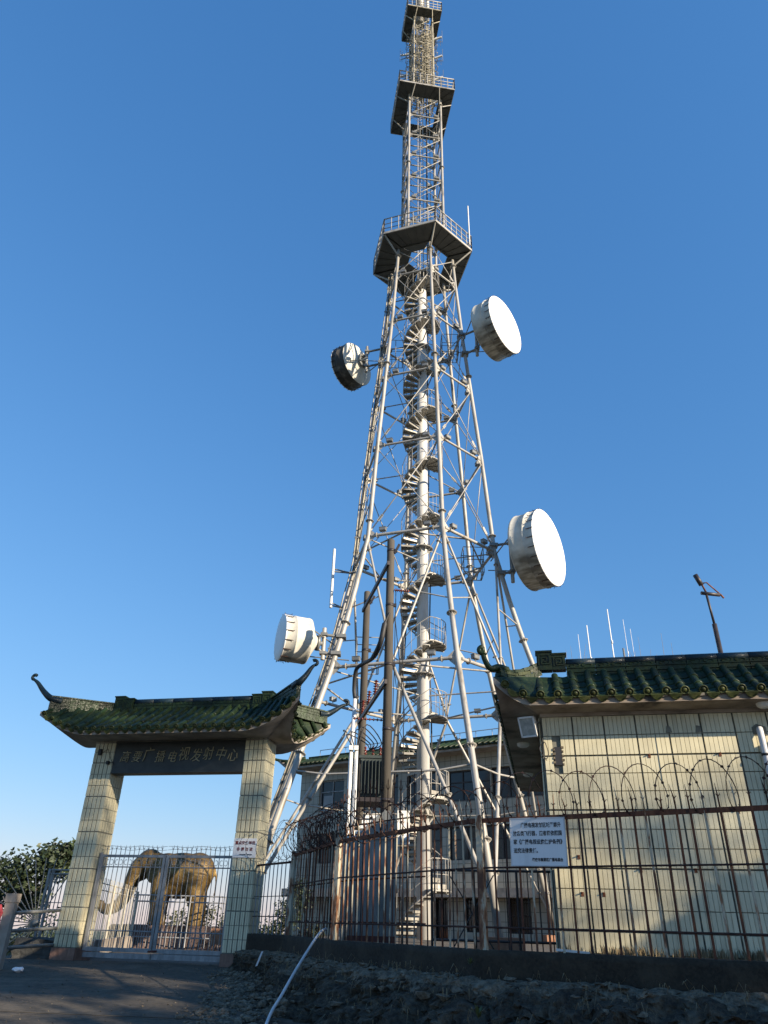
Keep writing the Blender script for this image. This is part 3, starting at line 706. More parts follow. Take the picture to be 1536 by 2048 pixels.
    for lay, (h0, h1, wd) in enumerate(((-.03, .06, .12), (.062, .12, .10), (.122, .185, .085))):
        step = 3 if lay != 1 else 4
        for i in range(0, nseg, step):
            a, b = hp[i], hp[min(i + step, nseg)]; d = (b - a).normalized(); sd = d.cross(UP).normalized(); k1 = (1 - .45 * i / nseg)
            mm = MB(); c = (a + b) / 2 + UP * ((h0 + h1) / 2) * k1
            mm.box(c, (b - a).length - .012, wd, (h1 - h0) * k1 - .006, d, sd, sd.cross(d) * -1)
            mm.obj('hip_tile', 'green' if lay != 1 else 'green_lip', g)
    mm = MB(); horn_curve([hp[-5] + UP * .13, hp[-2] + UP * .12, wp(-.62, -.42, 4.80), wp(-.70, -.46, 4.95), wp(-.71, -.47, 5.10)], .06, .032, mm, -.05)
    mm.obj('horn', 'green', g)
    # soffit lamps, floodlight bracket hole and pipes
    for (u, v) in ((2.92, -.24), (-.28, 4.6), (-.28, 1.9)):
        mm = MB(); mm.lathe([(.002, -.05), (.07, -.045), (.10, -.02), (.105, .012)], wp(u, v, 4.232), UP, 16); mm.obj('soffit_lamp', 'white', g)
    mm = MB(); mm.box(wp(.225, -.004, 3.66), .10, .03, .24, E1, AW, UP); mm.obj('hole_shade_block', 'ink', g)  # black block stands in for the shade inside the hole
    mm = MB()
    for k in range(9):
        sd = -1 if k % 2 else 1; mm.box(wp(.225 + sd * .058, -.012, 3.55 + k * .028), .024 + .008 * (k % 3), .02, .03, E1, AW, UP)
    mm.obj('broken_edge', 'ledge', g)
    # rust nails and their streaks are small iron pegs
    for (u, z) in ((1.41, 3.655), (2.30, 3.66), (1.10, 2.275), (1.75, 2.28), (.36, 2.0), (.62, 2.0), (.36, 2.42), (2.38, 2.96)):
        mm = MB(); mm.tube([wp(u, .0, z), wp(u, -.05, z + .006)], .008, 6); mm.box(wp(u, -.016, z - .012), .035, .006, .05, E1, AW, UP); mm.obj('iron_peg', 'rust', g)
    # patch cover
    mm = MB(); mm.box(wp(2.0, -.016, 3.93), .94, .006, .012, E1, AW, UP); mm.box(wp(1.53, -.016, 3.63), .006, .006, .6, E1, AW, UP); mm.obj('patch_edge', 'grout', g)
    for u in (1.72, 2.10):
        mm = MB(); mm.prism([wp(u - .05, -.016, 3.94), wp(u + .03, -.016, 3.945), wp(u + .015, -.016, 4.02), wp(u - .03, -.016, 4.03)], -AW * .008); mm.obj('mortar_patch', 'grout', g)
    mm = MB(); mm.prism([wp(2.76, -.014, 3.90), wp(2.76, -.014, 3.99), wp(2.82, -.014, 4.03), wp(2.93, -.014, 3.99), wp(2.93, -.014, 3.88)], -AW * .012); mm.obj('mortar_patch', 'grout', g)
    return g
guard_house()
mm = MB(); mm.tube(smooth_path([wp(2.86, .02, 3.93), wp(2.84, -.05, 3.95), wp(2.83, -.09, 3.90), wp(2.83, -.10, 3.7), wp(2.83, -.10, 1.30)], 4), .042, 12)
tag(mm.obj('drain_pipe', 'pvc', None, None, wp(2.83, -.1, 1.3)), 'white plastic drain pipe running down the cream tiled wall', 'pipe')
for z in (3.62, 2.4):
    mm = MB(); mm.tube([wp(2.83, -.10, z - .015), wp(2.83, -.10, z + .015)], .05, 12); mm.box(wp(2.83, -.03, z), .02, .10, .02, E1, AW, UP); o = mm.obj('pipe_clamp', 'black', bpy.data.objects['drain_pipe'])
# ---- wall floodlight at the corner
def corner_flood():
    c = wp(-.16, -.16, 4.03); d = (V3((-.45, -.75, -.42))).normalized(); x = d.cross(UP).normalized(); y = x.cross(d)
    t = empty('floodlight', c, 'silver floodlight with glass front under the corner eave of the guard house', 'floodlight')
    m = MB(); A = [c + x * (a * .105) + y * (b * .13) for a, b in ((-1, -1), (1, -1), (1, 1), (-1, 1))]; B = [c - d * .20 + x * (a * .07) + y * (b * .085) for a, b in ((-1, -1), (1, -1), (1, 1), (-1, 1))]
    m.add(A + B, [(0, 1, 5, 4), (1, 2, 6, 5), (2, 3, 7, 6), (3, 0, 4, 7), (4, 5, 6, 7)]); m.obj('housing', 'white', t)
    m = MB()
    for a, b, sx, sy in ((0, 1, .23, .02), (0, -1, .23, .02), (1, 0, .02, .28), (-1, 0, .02, .28)):
        m.box(c + x * (a * .105) + y * (b * .13) + d * .008, sx, sy, .02, x, y, d)
    m.obj('bezel', 'white', t)
    m = MB(); m.box(c + d * .004, .19, .24, .006, x, y, d); m.obj('glass', 'lampglass', t)
    m = MB(); m.tube([c - d * .12, wp(-.04, -.03, 4.12), wp(.0, .0, 4.12)], .014, 6); m.obj('bracket', 'steel_dark', t)
corner_flood()
mm = MB(); mm.tube(smooth_path([wp(.02, -.02, 4.12), wp(.03, -.03, 3.9), wp(-.02, -.04, 3.75), wp(.05, -.05, 3.62), wp(.09, -.04, 3.7), wp(.05, -.03, 3.85), wp(.02, -.04, 3.7), wp(.06, -.03, 3.6)], 6), .006, 5)
tag(mm.obj('loose_cable', 'black', None, None, wp(.03, -.03, 3.9)), 'coil of black cable hanging at the corner of the tiled wall', 'cable')

# ------------------------------------------------------------------ gateway on the left
PIL = ((0.0, .505), (3.65, .50))
PD = .60
def gateway():
    g = empty('gateway', gp(2.07, .3, GATE_Z), 'tall tiled gateway with green upturned roof and black name board', 'gateway')
    H0, H1 = 1.035, 5.10
    cnt = 0; st = MB()
    for pi, (u0, w_) in enumerate(PIL):
        m = MB(); m.box(gp(u0 + w_ / 2, PD / 2, (H0 + H1) / 2), w_ - .02, PD - .02, H1 - H0, E1, AW, UP); p = m.obj('pillar', 'grout', g)
        m = MB(); m.box(gp(u0 + w_ / 2, PD / 2, .85), w_ + .03, PD + .03, .37, E1, AW, UP); m.obj('pillar_base', 'redstone', p)
        nr = 17; h = (H1 - H0) / nr
        for k in range(nr):
            wide = (k % 3 == 0); zc = H0 + h * (k + .5) + (.006 if wide else 0); hh = h - (.022 if wide else .008)
            for face in range(4):
                n = 5 if face in (0, 2) else 6; W_ = w_ if face in (0, 2) else PD
                for q in range(n):
                    a = W_ * (q + .5) / n; tw = W_ / n - .019
                    if face == 0: c, x, y = gp(u0 + a, .008, zc), E1, AW
                    elif face == 1: c, x, y = gp(u0 + w_ - .008, a, zc), AW, -E1
                    elif face == 2: c, x, y = gp(u0 + a, PD - .008, zc), -E1, -AW
                    else: c, x, y = gp(u0 + .008, a, zc), -AW, E1
                    # a hairline joint splits each piece into two narrow tiles
                    for sd in (-1, 1):
                        tw2 = tw / 2 - .0015; Mx = frameM(c + x * (sd * tw / 4), x, y, UP); me = tile_mesh(tw2, hh)
                        if face in (0, 1) and cnt < 300 and (face == 0 and (pi == 1 or k < 9)) :
                            inst('tile', me, Mx, p); cnt += 1
                        else: st.add([Mx @ v.co for v in me.vertices], [tuple(f.vertices) for f in me.polygons])
    st.obj('tile_field', 'tile', g, 'stuff')
    # lintel board
    m = MB(); m.box(gp(2.075, .16, 4.735), 3.14, .30, .68, E1, AW, UP); sb = m.obj('name_board', 'slate', g)
    m = MB()
    for z in (4.405, 5.065): m.box(gp(2.075, .003, z), 3.14, .03, .02, E1, AW, UP)
    m.obj('board_edge', 'slate', sb)
    rnd = random.Random(4)
    for i, ch in enumerate('高要广播电视发射中心'):
        sz = .27 * rnd.uniform(.9, 1.12); me = text_mesh('character', ch, sz, 'gold_letter', .008, .22, 'CENTER', -.002)
        x = E1; a = rnd.uniform(-.08, .12); X = x * math.cos(a) + UP * math.sin(a); Z = UP * math.cos(a) - x * math.sin(a)
        inst('character', me, frameM(gp(.78 + i * .288, -.006, 4.66 + rnd.uniform(-.03, .03)), X * .9, Z * 1.05, -AW), sb)
    # concrete roof slab
    UL, UR, VF, VB = -.95, 5.12, -.90, 1.50
    n = 22
    def lf(t, a, p=1.7): return a * max(0, t) ** p
    def front(u, v=VF): return gp(u, v - .05 * (max(0, (.2 - u) / 1.15) ** 2 + max(0, (u - 3.95) / 1.17) ** 2) * (1 if v < 0 else -1), 5.05 + lf((.25 - u) / 1.2, .44) + lf((u - 3.9) / 1.22, .60))
    def right(v): s = abs((v - .3) / 1.2); return gp(4.66 + .46 * s ** 2, v, 5.05 + lf(s, .60))
    def left(v): s = abs((v - .3) / 1.2); return gp(-.49 - .46 * s ** 2, v, 5.05 + lf(s, .44))
    U = frange(UL, UR, n * 2); Vv = frange(VF, VB, n)
    FR = [front(u) for u in U]; BK = [front(u, VB) for u in U]; RT = [right(v) for v in Vv]; LT = [left(v) for v in Vv]
    RT[0] = FR[-1].copy(); RT[-1] = BK[-1].copy(); LT[0] = FR[0].copy(); LT[-1] = BK[0].copy()
    def inner(p):
        d = p - GO; u, v = d.dot(E1), d.dot(AW); return gp(min(max(u, -.01), 4.16), min(max(v, -.01), .61), 5.095)
    m = MB(); th = .09
    for E in (FR, BK, RT, LT):
        ruled(m, E, [inner(p) for p in E]); ruled(m, E, [p + UP * th for p in E], False)
    RZ = 5.86; RU0, RU1, RV = .35, 3.85, .3
    def top_f(u, z0):
        if u < RU0: s = (u - UL) / (RU0 - UL)
        elif u > RU1: s = (UR - u) / (UR - RU1)
        else: s = 1
        s = max(0, min(1, s)); return s
    tf = lambda u, ve: gp(u, lerp(ve, RV, top_f(u, 0)), lerp((FR[0].z if u < 2 else FR[-1].z) + th, RZ, top_f(u, 0) ** .9))
    TF = [tf(u, VF) for u in U]; TB = [tf(u, VB) for u in U]
    def tr(v): s = 1 - abs((v - RV) / 1.2); return gp(lerp(UR, RU1, s), v, lerp(FR[-1].z + th, RZ, s ** .9))
    def tl(v): s = 1 - abs((v - RV) / 1.2); return gp(lerp(UL, RU0, s), v, lerp(FR[0].z + th, RZ, s ** .9))
    TR = [tr(v) for v in Vv]; TL = [tl(v) for v in Vv]
    bed = MB()
    for E, T in ((FR, TF), (BK, TB), (RT, TR), (LT, TL)): ruled(bed, [p + UP * th for p in E], T)
    bed.obj('tile_bed', 'green', g)
    m.box(gp(2.075, .3, 5.07), 4.17, .62, .03, E1, AW, UP)
    m.obj('roof_slab', 'gate_concrete', g)
    rows = []
    for k in range(28):
        u = -.82 + .2155 * k; e = front(u) + UP * (th + .012) - AW * .02; s = top_f(u, 0); t = tf(u, VF + .03); t.z += .03; rows.append((t, e))
    roof_rows(g, rows, E1, .052, 3, 3, .05)
    rows = []
    for k in range(10):
        v = -.74 + .232 * k; e = right(v) + UP * (th + .012) + E1 * .02; t = tr(v); t.z += .03; rows.append((t, e))
    roof_rows(g, rows, AW, .052, 3, 0, .05)
    rows = []
    for k in range(28):
        u = -.82 + .2155 * k; e = front(u, VB) + UP * (th + .012) + AW * .02; t = tf(u, VB - .03); t.z += .03; rows.append((t, e))
    roof_rows(g, rows, E1, .052, 1, 0, .05)
    rows = []
    for k in range(10):
        v = -.74 + .232 * k; e = left(v) + UP * (th + .012) - E1 * .02; t = tl(v); t.z += .03; rows.append((t, e))
    roof_rows(g, rows, AW, .052, 1, 0, .05)
    ridge(g, gp(.62, RV, RZ - .02), gp(3.60, RV, RZ - .02), .21, .12, .46)
    fret_block(g, gp(.36, RV, RZ - .02), E1, AW, .48, .34, .20)
    fret_block(g, gp(3.84, RV, RZ - .02), -E1, AW, .48, .34, .20)
    for (ux, vx, zt, u1, sgn) in ((-1.42, VF + .06, 6.36, RU0 - .25, -1), (5.34, VF + .15, 6.46, RU1 + .25, 1), (5.46, VB + .12, 6.22, RU1 + .25, 1), (-1.5, VB + .1, 6.2, RU0 - .2, -1)):
        uc = UL if sgn < 0 else UR; vc = VF if vx < 0 else VB; zc = (FR[0].z if sgn < 0 else FR[-1].z) + th
        A = smooth_path([gp(u1, RV, RZ + .06), gp(lerp(u1, uc, .45), lerp(RV, vc, .45), lerp(RZ, zc, .62) + .0), gp(lerp(u1, uc, .93), lerp(RV, vc, .93), zc + .03)], 5)
        nn = len(A) - 1; zt0, zt1 = RZ + .17, {(-1, True): 5.94, (1, True): 6.10}.get((sgn, vx < 0), 5.98)
        for i in range(nn):
            a, b = A[i], A[i + 1]; h = b - a; h.z = 0; L = h.length; d = h / L; sd = V3((d.y, -d.x, 0)); k1 = 1 - .3 * i / nn
            ta, tb = lerp(zt0, zt1, i / nn), lerp(zt0, zt1, (i + 1) / nn); w1_ = .065 * k1; mm = MB(); e_ = d * .004
            pa, pb = a + e_, b - e_
            mm.prism([V3((pa.x, pa.y, a.z - .06)) - sd * w1_, V3((pb.x, pb.y, b.z - .06)) - sd * w1_, V3((pb.x, pb.y, tb)) - sd * w1_, V3((pa.x, pa.y, ta)) - sd * w1_], sd * 2 * w1_)
            mm.bar(V3((pa.x, pa.y, ta + .01)), V3((pb.x, pb.y, tb + .01)), .19 * k1, .03)
            for f_ in (.45, .72): mm.bar(V3((pa.x, pa.y, lerp(a.z, ta, f_))), V3((pb.x, pb.y, lerp(b.z, tb, f_))), .155 * k1, .016)
            mm.obj('hip_tile', 'green', g)
        tip = gp(ux, vx, zt); e = V3((A[-1].x, A[-1].y, zt1)); m = MB()
        horn_curve([e.lerp(V3((A[-3].x, A[-3].y, zt1)), .9) - UP * .06, e - UP * .03, e.lerp(tip, .42) + UP * (-.035 * (zt - zt1) / .4), e.lerp(tip, .78) + UP * .01, tip], .10, .028, m, .06)
        m.obj('horn', 'green_blue', g)
    # small cable duct on the left pillar top and the camera box
    m = MB(); m.box(gp(.16, -.03, 4.86), .07, .06, .13, E1, AW, UP); m.obj('junction_box', 'black', g)
    m = MB(); m.tube([gp(.20, -.01, 4.84), gp(.34, -.02, 4.93), gp(.46, -.02, 4.70), gp(.55, -.02, 4.58)], .006, 5); m.obj('loose_wire', 'black', g)
    return g
gateway()
tag(boxo('camera_stub', gp(.42, -.05, 4.62), .05, .08, .07, 'black', None, E1, AW, UP), 'small black box clipped to the inner edge of the left gate pillar', 'box')
def pillar_notice():
    t = empty('notice_plate', gp(3.90, -.02, 2.9), 'small white notice plate with red writing on the right gate pillar', 'sign')
    m = MB(); m.box(gp(3.90, -.012, 2.895), .50, .012, .36, E1, AW, UP); m.obj('plate', 'signwhite', t)
    for body, sz, z, dx, mat, k in (('重点安保单位', .073, 2.965, 0, 'redink', 0.002), ('非 请 勿 进', .073, 2.845, 0, 'redink', 0.002), ('肇庆市高要区广播电视台', .026, 2.76, .03, 'ink', 0.0005)):
        inst('lettering', text_mesh('lettering', body, sz, mat, .001, 0, 'CENTER', k), frameM(gp(3.90 + dx, -.0195, z), E1, UP, -AW), t)
pillar_notice()

# ------------------------------------------------------------------ iron gate leaves
def leaf(u0, u1, lab):
    t = empty('gate_leaf', gp(u0, .22, .95), lab, 'gate', 'leaves of the grey iron gate'); v = .22; z0, z1 = 1.0, 2.765
    m = MB()
    for u in (u0 + .03, u1 - .03): m.box(gp(u, v, (z0 + z1) / 2), .06, .05, z1 - z0, E1, AW, UP)
    for z, h in ((z1 - .025, .05), (z0 + .03, .07)): m.box(gp((u0 + u1) / 2, v, z), u1 - u0 - .12, .05, h, E1, AW, UP)
    m.obj('frame', 'grey_paint', t)
    for z in (2.53, 1.36): rod('rail', gp(u0 + .06, v, z), gp(u1 - .06, v, z), .012, 'grey_paint', t, 6)
    m = MB(); m.box(gp((u0 + u1) / 2, v + .0, .93), u1 - u0 - .02, .03, .09, E1, AW, UP); m.obj('kick_plate', 'grey_paint', t)
    n = round((u1 - u0 - .12) / .103)
    for k in range(n):
        u = u0 + .06 + (u1 - u0 - .12) * (k + .5) / n; rod('bar', gp(u, v, z0 + .06), gp(u, v, z1 - .05), .0085, 'grey_paint', t, 6)
        if k % 2 == 0: rod('short_bar', gp(u + .05, v, z0 + .06), gp(u + .05, v, 1.36), .007, 'grey_paint', t, 6)
        # scroll under the top rail, spike with bent tip above it
        if k % 2 == 1:
            m = MB()
            for sd in (-1, 1): m.tube([gp(u + sd * (.05 + .035 * math.cos(a)), v, 2.62 + .05 * math.sin(a)) for a in frange(-2.4, 2.2, 9)], .006, 4)
            m.obj('scroll', 'grey_paint', t)
        m = MB(); sw = random.uniform(-.03, .03); tip = gp(u + sw, v, z1 + .19)
        m.tube([gp(u, v, z1), gp(u, v, z1 + .11), tip], [.008, .007, .003], 5); m.tube([gp(u, v, z1 + .10), gp(u - .035, v - .01, z1 + .17)], [.006, .002], 4); m.tube([gp(u, v, z1 + .10), gp(u + .035, v - .01, z1 + .16)], [.006, .002], 4)
        m.obj('spike', 'grey_paint', t)
    m = MB()
    for q in range(2):
        m.tube([gp(u, v + .01 * math.sin(u * 21), z1 + .10 + .06 * q + .012 * math.sin(u * 9 + q)) for u in frange(u0, u1, 24)], .0035, 4)
    m.obj('barbed_strand', 'wire_grey', t)
leaf(.56, 2.07, 'left leaf of the grey iron gate beside the left pillar')
leaf(2.09, 3.60, 'right leaf of the grey iron gate nearest the notice plate')
mm = MB(); mm.tube([gp(.55, .22, 1.0), gp(.55, .22, 2.8)], .03, 8); tag(mm.obj('hinge_post', 'grey_paint', None, None, gp(.55, .22, 1)), 'grey hinge post of the gate against the left pillar', 'post')
mm = MB(); mm.tube([gp(2.02, .18, 1.02), gp(2.04, .17, 1.02), gp(2.2, .17, 1.03)], .018, 6); tag(mm.obj('gate_bolt', 'pink_wall', None, None, gp(2.04, .17, 1.02)), 'rusty red bolt at the foot of the closed gate leaves', 'bolt')

# ------------------------------------------------------------------ iron fences
def spike_bar(m, p, z0, z1, zt, r, out, rnd, style):
    m.bar(p + UP * z0, p + UP * z1, 2 * r)
    if style == 'curve':
        o = out * rnd.uniform(.02, .07) + V3((rnd.uniform(-.03, .03), 0, 0))
        m.tube([p + UP * z1, p + UP * lerp(z1, zt, .55) + o * .25, p + UP * zt + o], [r * .95, r * .8, r * .2], 5)
        q = p + UP * lerp(z1, zt, .5)
        for sd in (-1, 1): m.tube([q, q + V3((sd * .022, 0, .028)), q + V3((sd * .030, 0, .012))], [r * .5, r * .4, r * .15], 4)
    else:
        m.tube([p + UP * z1, p + UP * lerp(z1, zt, .8), p + UP * zt], [r * .9, r * 1.2, r * .1], 5)
def front_fence():
    f = empty('spiked_fence', FP[-1] + UP * WTOP, 'rusty spiked iron fence with peeling cream posts along the black wall top', 'fence')
    rnd = random.Random(12); H = 2.70
    path = ARC[:-1] + [FP[-1]] + STRAIGHT
    straight_from = sum(1 for _ in ARC)
    P = [q for k_, q in enumerate(poly_at(path, .148)) if not (q[0].y > 12.4 and k_ % 4 == 1)]
    outv = []
    for p, d in P: outv.append(V3((d.y, -d.x, 0)))
    for i, (p, d) in enumerate(P):
        near = (p - FP[-1]).dot(FD) > -.05
        mat = rnd.choice(['rust', 'rust', 'rust', 'rust_dark', 'rust', 'rust_paint']) if near else rnd.choice(['rust_paint', 'rust_paint', 'rust_paint', 'rust'])
        m = MB(); spike_bar(m, V3((0, 0, 0)), 0, H - WTOP, H - WTOP + rnd.uniform(.20, .29), .0100 if p.y < 10 else .0085, outv[i], rnd, 'curve')
        inst('bar', m.mesh('bar', mat), Matrix.Translation(p + UP * WTOP) @ Matrix.Rotation(rnd.uniform(-.012, .012), 4, 'Y'), f)
    for z, r, mat, off in ((H, .026, 'rust', 0), (2.195, .011, 'rust_dark', .012), (1.60, .012, 'rust_dark', .012)):
        m = MB(); pts = [p + UP * z + outv[0] * 0 for p in path]
        if r > .02:
            for a, b in zip(pts[:-1], pts[1:]): m.bar(a, b + (b - a).normalized() * .002, .03, .05)
        else: m.tube([p + V3((.0, -off, 0)) for p in pts], r, 6)
        m.obj('rail', mat, f)
    for p, mat in ((FP[1], 'rust_paint'), (V3((-0.56, 12.29, 0)), 'rust_paint'), (FP[-1] + FD * .08, 'rust_paint')):
        m = MB(); m.box(p + UP * ((WTOP + H) / 2 + .02), .075, .075, H - WTOP + .06, FD, FD.cross(UP), UP); m.box(p + UP * (H + .055), .06, .06, .012, FD, FD.cross(UP), UP)
        m.obj('post', mat, f)
front_fence()
def tall_fence():
    f = empty('tall_spiked_fence', V3((.2, 12.0, WTOP)), 'taller dark rusty spiked fence standing behind the curved fence', 'fence')
    rnd = random.Random(3)
    path = smooth_path([V3((-1.50, 16.0, 0)), V3((-.95, 14.5, 0)), V3((-.45, 13.1, 0)), V3((.10, 12.2, 0)), V3((.72, 11.35, 0))], 8)
    P = poly_at(path, .165); n = len(P)
    for i, (p, d) in enumerate(P):
        t = i / n; top = lerp(3.2, 3.72, min(1, t * 1.7)) + rnd.uniform(-.06, .06)
        m = MB(); spike_bar(m, V3((0, 0, 0)), 0, top - WTOP - .1, top - WTOP + .06, .0075, V3((d.y, -d.x, 0)), rnd, 'straight')
        q = top - WTOP - .12
        for sd in (-1, 1): m.tube([V3((0, 0, q)), V3((sd * .025, 0, q + .05)), V3((sd * .03, 0, q + .09))], [.005, .005, .002], 4)
        inst('bar', m.mesh('bar', 'rust_dark' if t < .45 else rnd.choice(['rust', 'rust', 'rust_dark'])), Matrix.Translation(p + UP * (WTOP - .15)), f)
    for z in (1.62, 2.2, 3.0):
        m = MB(); m.tube([p + UP * z for p in path], .012, 6); m.obj('rail', 'rust_dark', f)
    m = MB(); m.tube([p + UP * 2.80 for p in path[9:14]], .04, 8); m.obj('rusted_panel', 'rust_dark', f)
tall_fence()
def link_fence():
    f = empty('short_fence', gp(4.2, .3, 1.4), 'short grey bar fence between the right gate pillar and the fence corner post', 'fence')
    A, B = gp(4.15, .15, 0), FP[1] + V3((-.03, .05, 0)); d = (B - A).normalized()
    for z, r in ((2.585, .02), (2.02, .007), (1.68, .009)): rod('rail', A + UP * z, B + UP * z, r, 'rust_dark', f, 6)
    n = 9; rnd = random.Random(8)
    for i in range(n):
        p = A.lerp(B, (i + .5) / n); m = MB(); spike_bar(m, V3((0, 0, 0)), 0, 2.585 - 1.38, 2.585 - 1.38 + (.2 if i % 2 else .02), .0085, V3((0, -1, 0)), rnd, 'curve')
        inst('bar', m.mesh('bar', 'grey_paint'), Matrix.Translation(p + UP * 1.38), f)
link_fence()

def razor(name, path, rad, pitch, zc, r, mat, label, squash=1.0, seed=1, jit=.12, tilt=0.0):
    rnd = random.Random(seed); m = MB(); pts = []
    S = poly_at(path, pitch / 22.0); ph = 0.0
    rc = rad
    for i, (p, d) in enumerate(S):
        ph = 2 * math.pi * i / 22.0; k = int(i / 22)
        rr_ = rad * (1 + jit * math.sin(i / 22 * 2.3)); side = V3((d.y, -d.x, 0))
        q = p + side * (rr_ * math.cos(ph) * squash) + UP * (zc + rr_ * math.sin(ph) + jit * .25 * math.sin(i / 22 * 1.9)) - d * (.30 * pitch * math.cos(ph)); pts.append(q)
    m.tube(pts, r, 4)
    for i in range(2, len(pts) - 2, 2 if pitch > .2 else 3):
        d = (pts[i + 1] - pts[i - 1]).normalized(); x = d.cross(V3((rnd.uniform(-1, 1), rnd.uniform(-1, 1), rnd.uniform(-1, 1)))).normalized(); s = r * 3.5
        m.add([pts[i] - d * s * 1.2, pts[i] + x * s, pts[i] + d * s * 1.2, pts[i] - x * s], [(0, 1, 2, 3)])
    return tag(m.obj(name, mat, None, None, S[0][0] + UP * zc), label, 'razor wire')
razor('razor_wire', [FP[-1] + FD * .55, FP[-1] + FD * 6], .255, .35, 2.945, .0055, 'wire', 'rusty razor wire coil in wide open loops before the cream wall', .7, 3, .05)
razor('razor_wire', ARC[8:] + [FP[-1] + FD * .6], .21, .26, 2.88, .0062, 'wire', 'dense rusty razor wire coil along the curved part of the fence', .8, 4)
razor('razor_wire', ARC[:18], .26, .15, 2.98, .0058, 'wire', 'dark tangle of razor wire round the far corner of the fence', .9, 5)
razor('razor_wire', [gp(4.05, -.05, 0), FP[1] + V3((-.1, .1, 0))], .27, .30, 2.90, .004, 'wire_grey', 'grey razor wire coil spanning between the right gate pillar and fence corner', .9, 6)
razor('razor_wire', [FP[1] + V3((-.25, .05, 0)), FP[1] + V3((.1, -.1, 0))], .33, .07, 2.95, .004, 'wire', 'tight fan of razor wire loops leaning over the corner post', .9, 9)

def warning_sign():
    c = FP[-1] + FD * .80 + V3((FD.y, -FD.x, 0)) * .03; nrm = V3((FD.y, -FD.x, 0)); zc = 2.452; W_, H_ = .645, .49
    t = empty('warning_sign', c + UP * zc, 'white warning sign with black writing wired to the spiked fence', 'sign')
    rl = -.018; X = FD * math.cos(rl) + UP * math.sin(rl); Z = UP * math.cos(rl) - FD * math.sin(rl)
    m = MB(); m.box(c + UP * zc, W_, .008, H_, X, nrm, Z); m.obj('plate', 'signwhite', t)
    m = MB()
    for a, b, sx, sz in ((0, .5, W_ + .012, .012), (0, -.5, W_ + .012, .012), (.5, 0, .012, H_ - .012), (-.5, 0, .012, H_ - .012)): m.box(c + UP * zc + X * (a * W_) + Z * (b * H_), sx, .014, sz, X, nrm, Z)
    m.obj('rim', 'pvc', t)
    lines = [('广播电视发射区域严禁升', -.195, .152, .045), ('放各类飞行器，违者将依照国', -.290, .066, .045), ('家《广播电视设施保护条例》', -.290, -.022, .045), ('追究法律责任。', -.290, -.112, .045), ('肇庆市高要区广播电视台', -.075, -.198, .031)]
    for body, x, z, sz in lines:
        me = text_mesh('lettering', body, sz, 'ink', .0008, 0, 'LEFT', .0009)
        xs_ = [v.co.x for v in me.vertices]; wd = max(xs_) - min(xs_); want = {'广': .475, '放': .575, '家': .575, '追': .285, '肇': .355}[body[0]]
        inst('lettering', me, frameM(c + UP * zc + nrm * .006 + X * x + Z * z, X * (want / wd), Z * 1.22, nrm), t)
warning_sign()

# ------------------------------------------------------------------ white hose, litter, kerb things
mm = MB(); mm.tube(smooth_path([V3((-.72, 12.75, 1.52)), V3((-.80, 12.30, 1.44)), V3((-1.00, 11.6, 1.08)), V3((-1.12, 10.9, .80)), V3((-1.17, 10.3, .66)), V3((-1.2, 9.4, .42)), V3((-1.3, 8.6, .33))], 6), .019, 10)
tag(mm.obj('white_hose', 'pvc', None, None, (-.72, 12.75, 1.52)), 'white plastic hose bending down over the dark bank from the fence', 'hose')
def scrap(name, p, s, label, seed):
    rnd = random.Random(seed); bm = bmesh.new(); bmesh.ops.create_icosphere(bm, subdivisions=2, radius=1); m = MB()
    vs = [V3((v.co.x * s * 1.3, v.co.y * s, v.co.z * s * .55)) * (1 + .35 * nz(v.co, 2.2, seed)) for v in bm.verts]; fs = [tuple(v.index for v in f.verts) for f in bm.faces]; bm.free()
    m.add(vs, fs); o = inst(name, m.mesh(name, 'litter'), Matrix.Translation(V3(p)), None); tag(o, label, 'litter')
scrap('plastic_bag', (-6.05, 14.7, .78), .075, 'white plastic bag lying at the road edge by the concrete post', 1)
scrap('paper_scrap', (-6.55, 14.6, .76), .04, 'small white paper scrap lying at the foot of the concrete post', 2)
mm = MB(); mm.box((-1.86, 14.05, 1.06), .035, .02, .22, V3((.95, 0, .3)), V3((0, 1, 0)), V3((.35, 0, .95))); tag(mm.obj('plastic_strip', 'litter', None, None, (-1.86, 14.05, 1.06)), 'white plastic strip stuck in the bank near the right gate pillar', 'litter')
mm = MB(); mm.tube([(-6.5, 11.1, .57), (-4, 10.8, .556), (-1.9, 10.65, .55)], .006, 5); tag(mm.obj('road_cable', 'pole', None, None, (-4, 10.8, .56)), 'thin dusty cable lying across the road', 'cable')
mm = MB(); mm.box(FP[-1] + FD * 1.05 + V3((.06, .12, 1.40)), .34, .10, .02, V3((.92, -.38, -.06)), V3((.38, .92, 0))); tag(mm.obj('white_board', 'white', None, None, FP[-1] + FD * 1.05 + V3((.06, .12, 1.40))), 'narrow white board lying at the foot of the spiked fence', 'board')
weed((1.05, 9.0, 1.24), .06, 'tiny green weed growing from the black wall under the fence')
weed((1.0, 8.1, .86), .10, 'small leafy green weed on the dark bank below the warning sign')

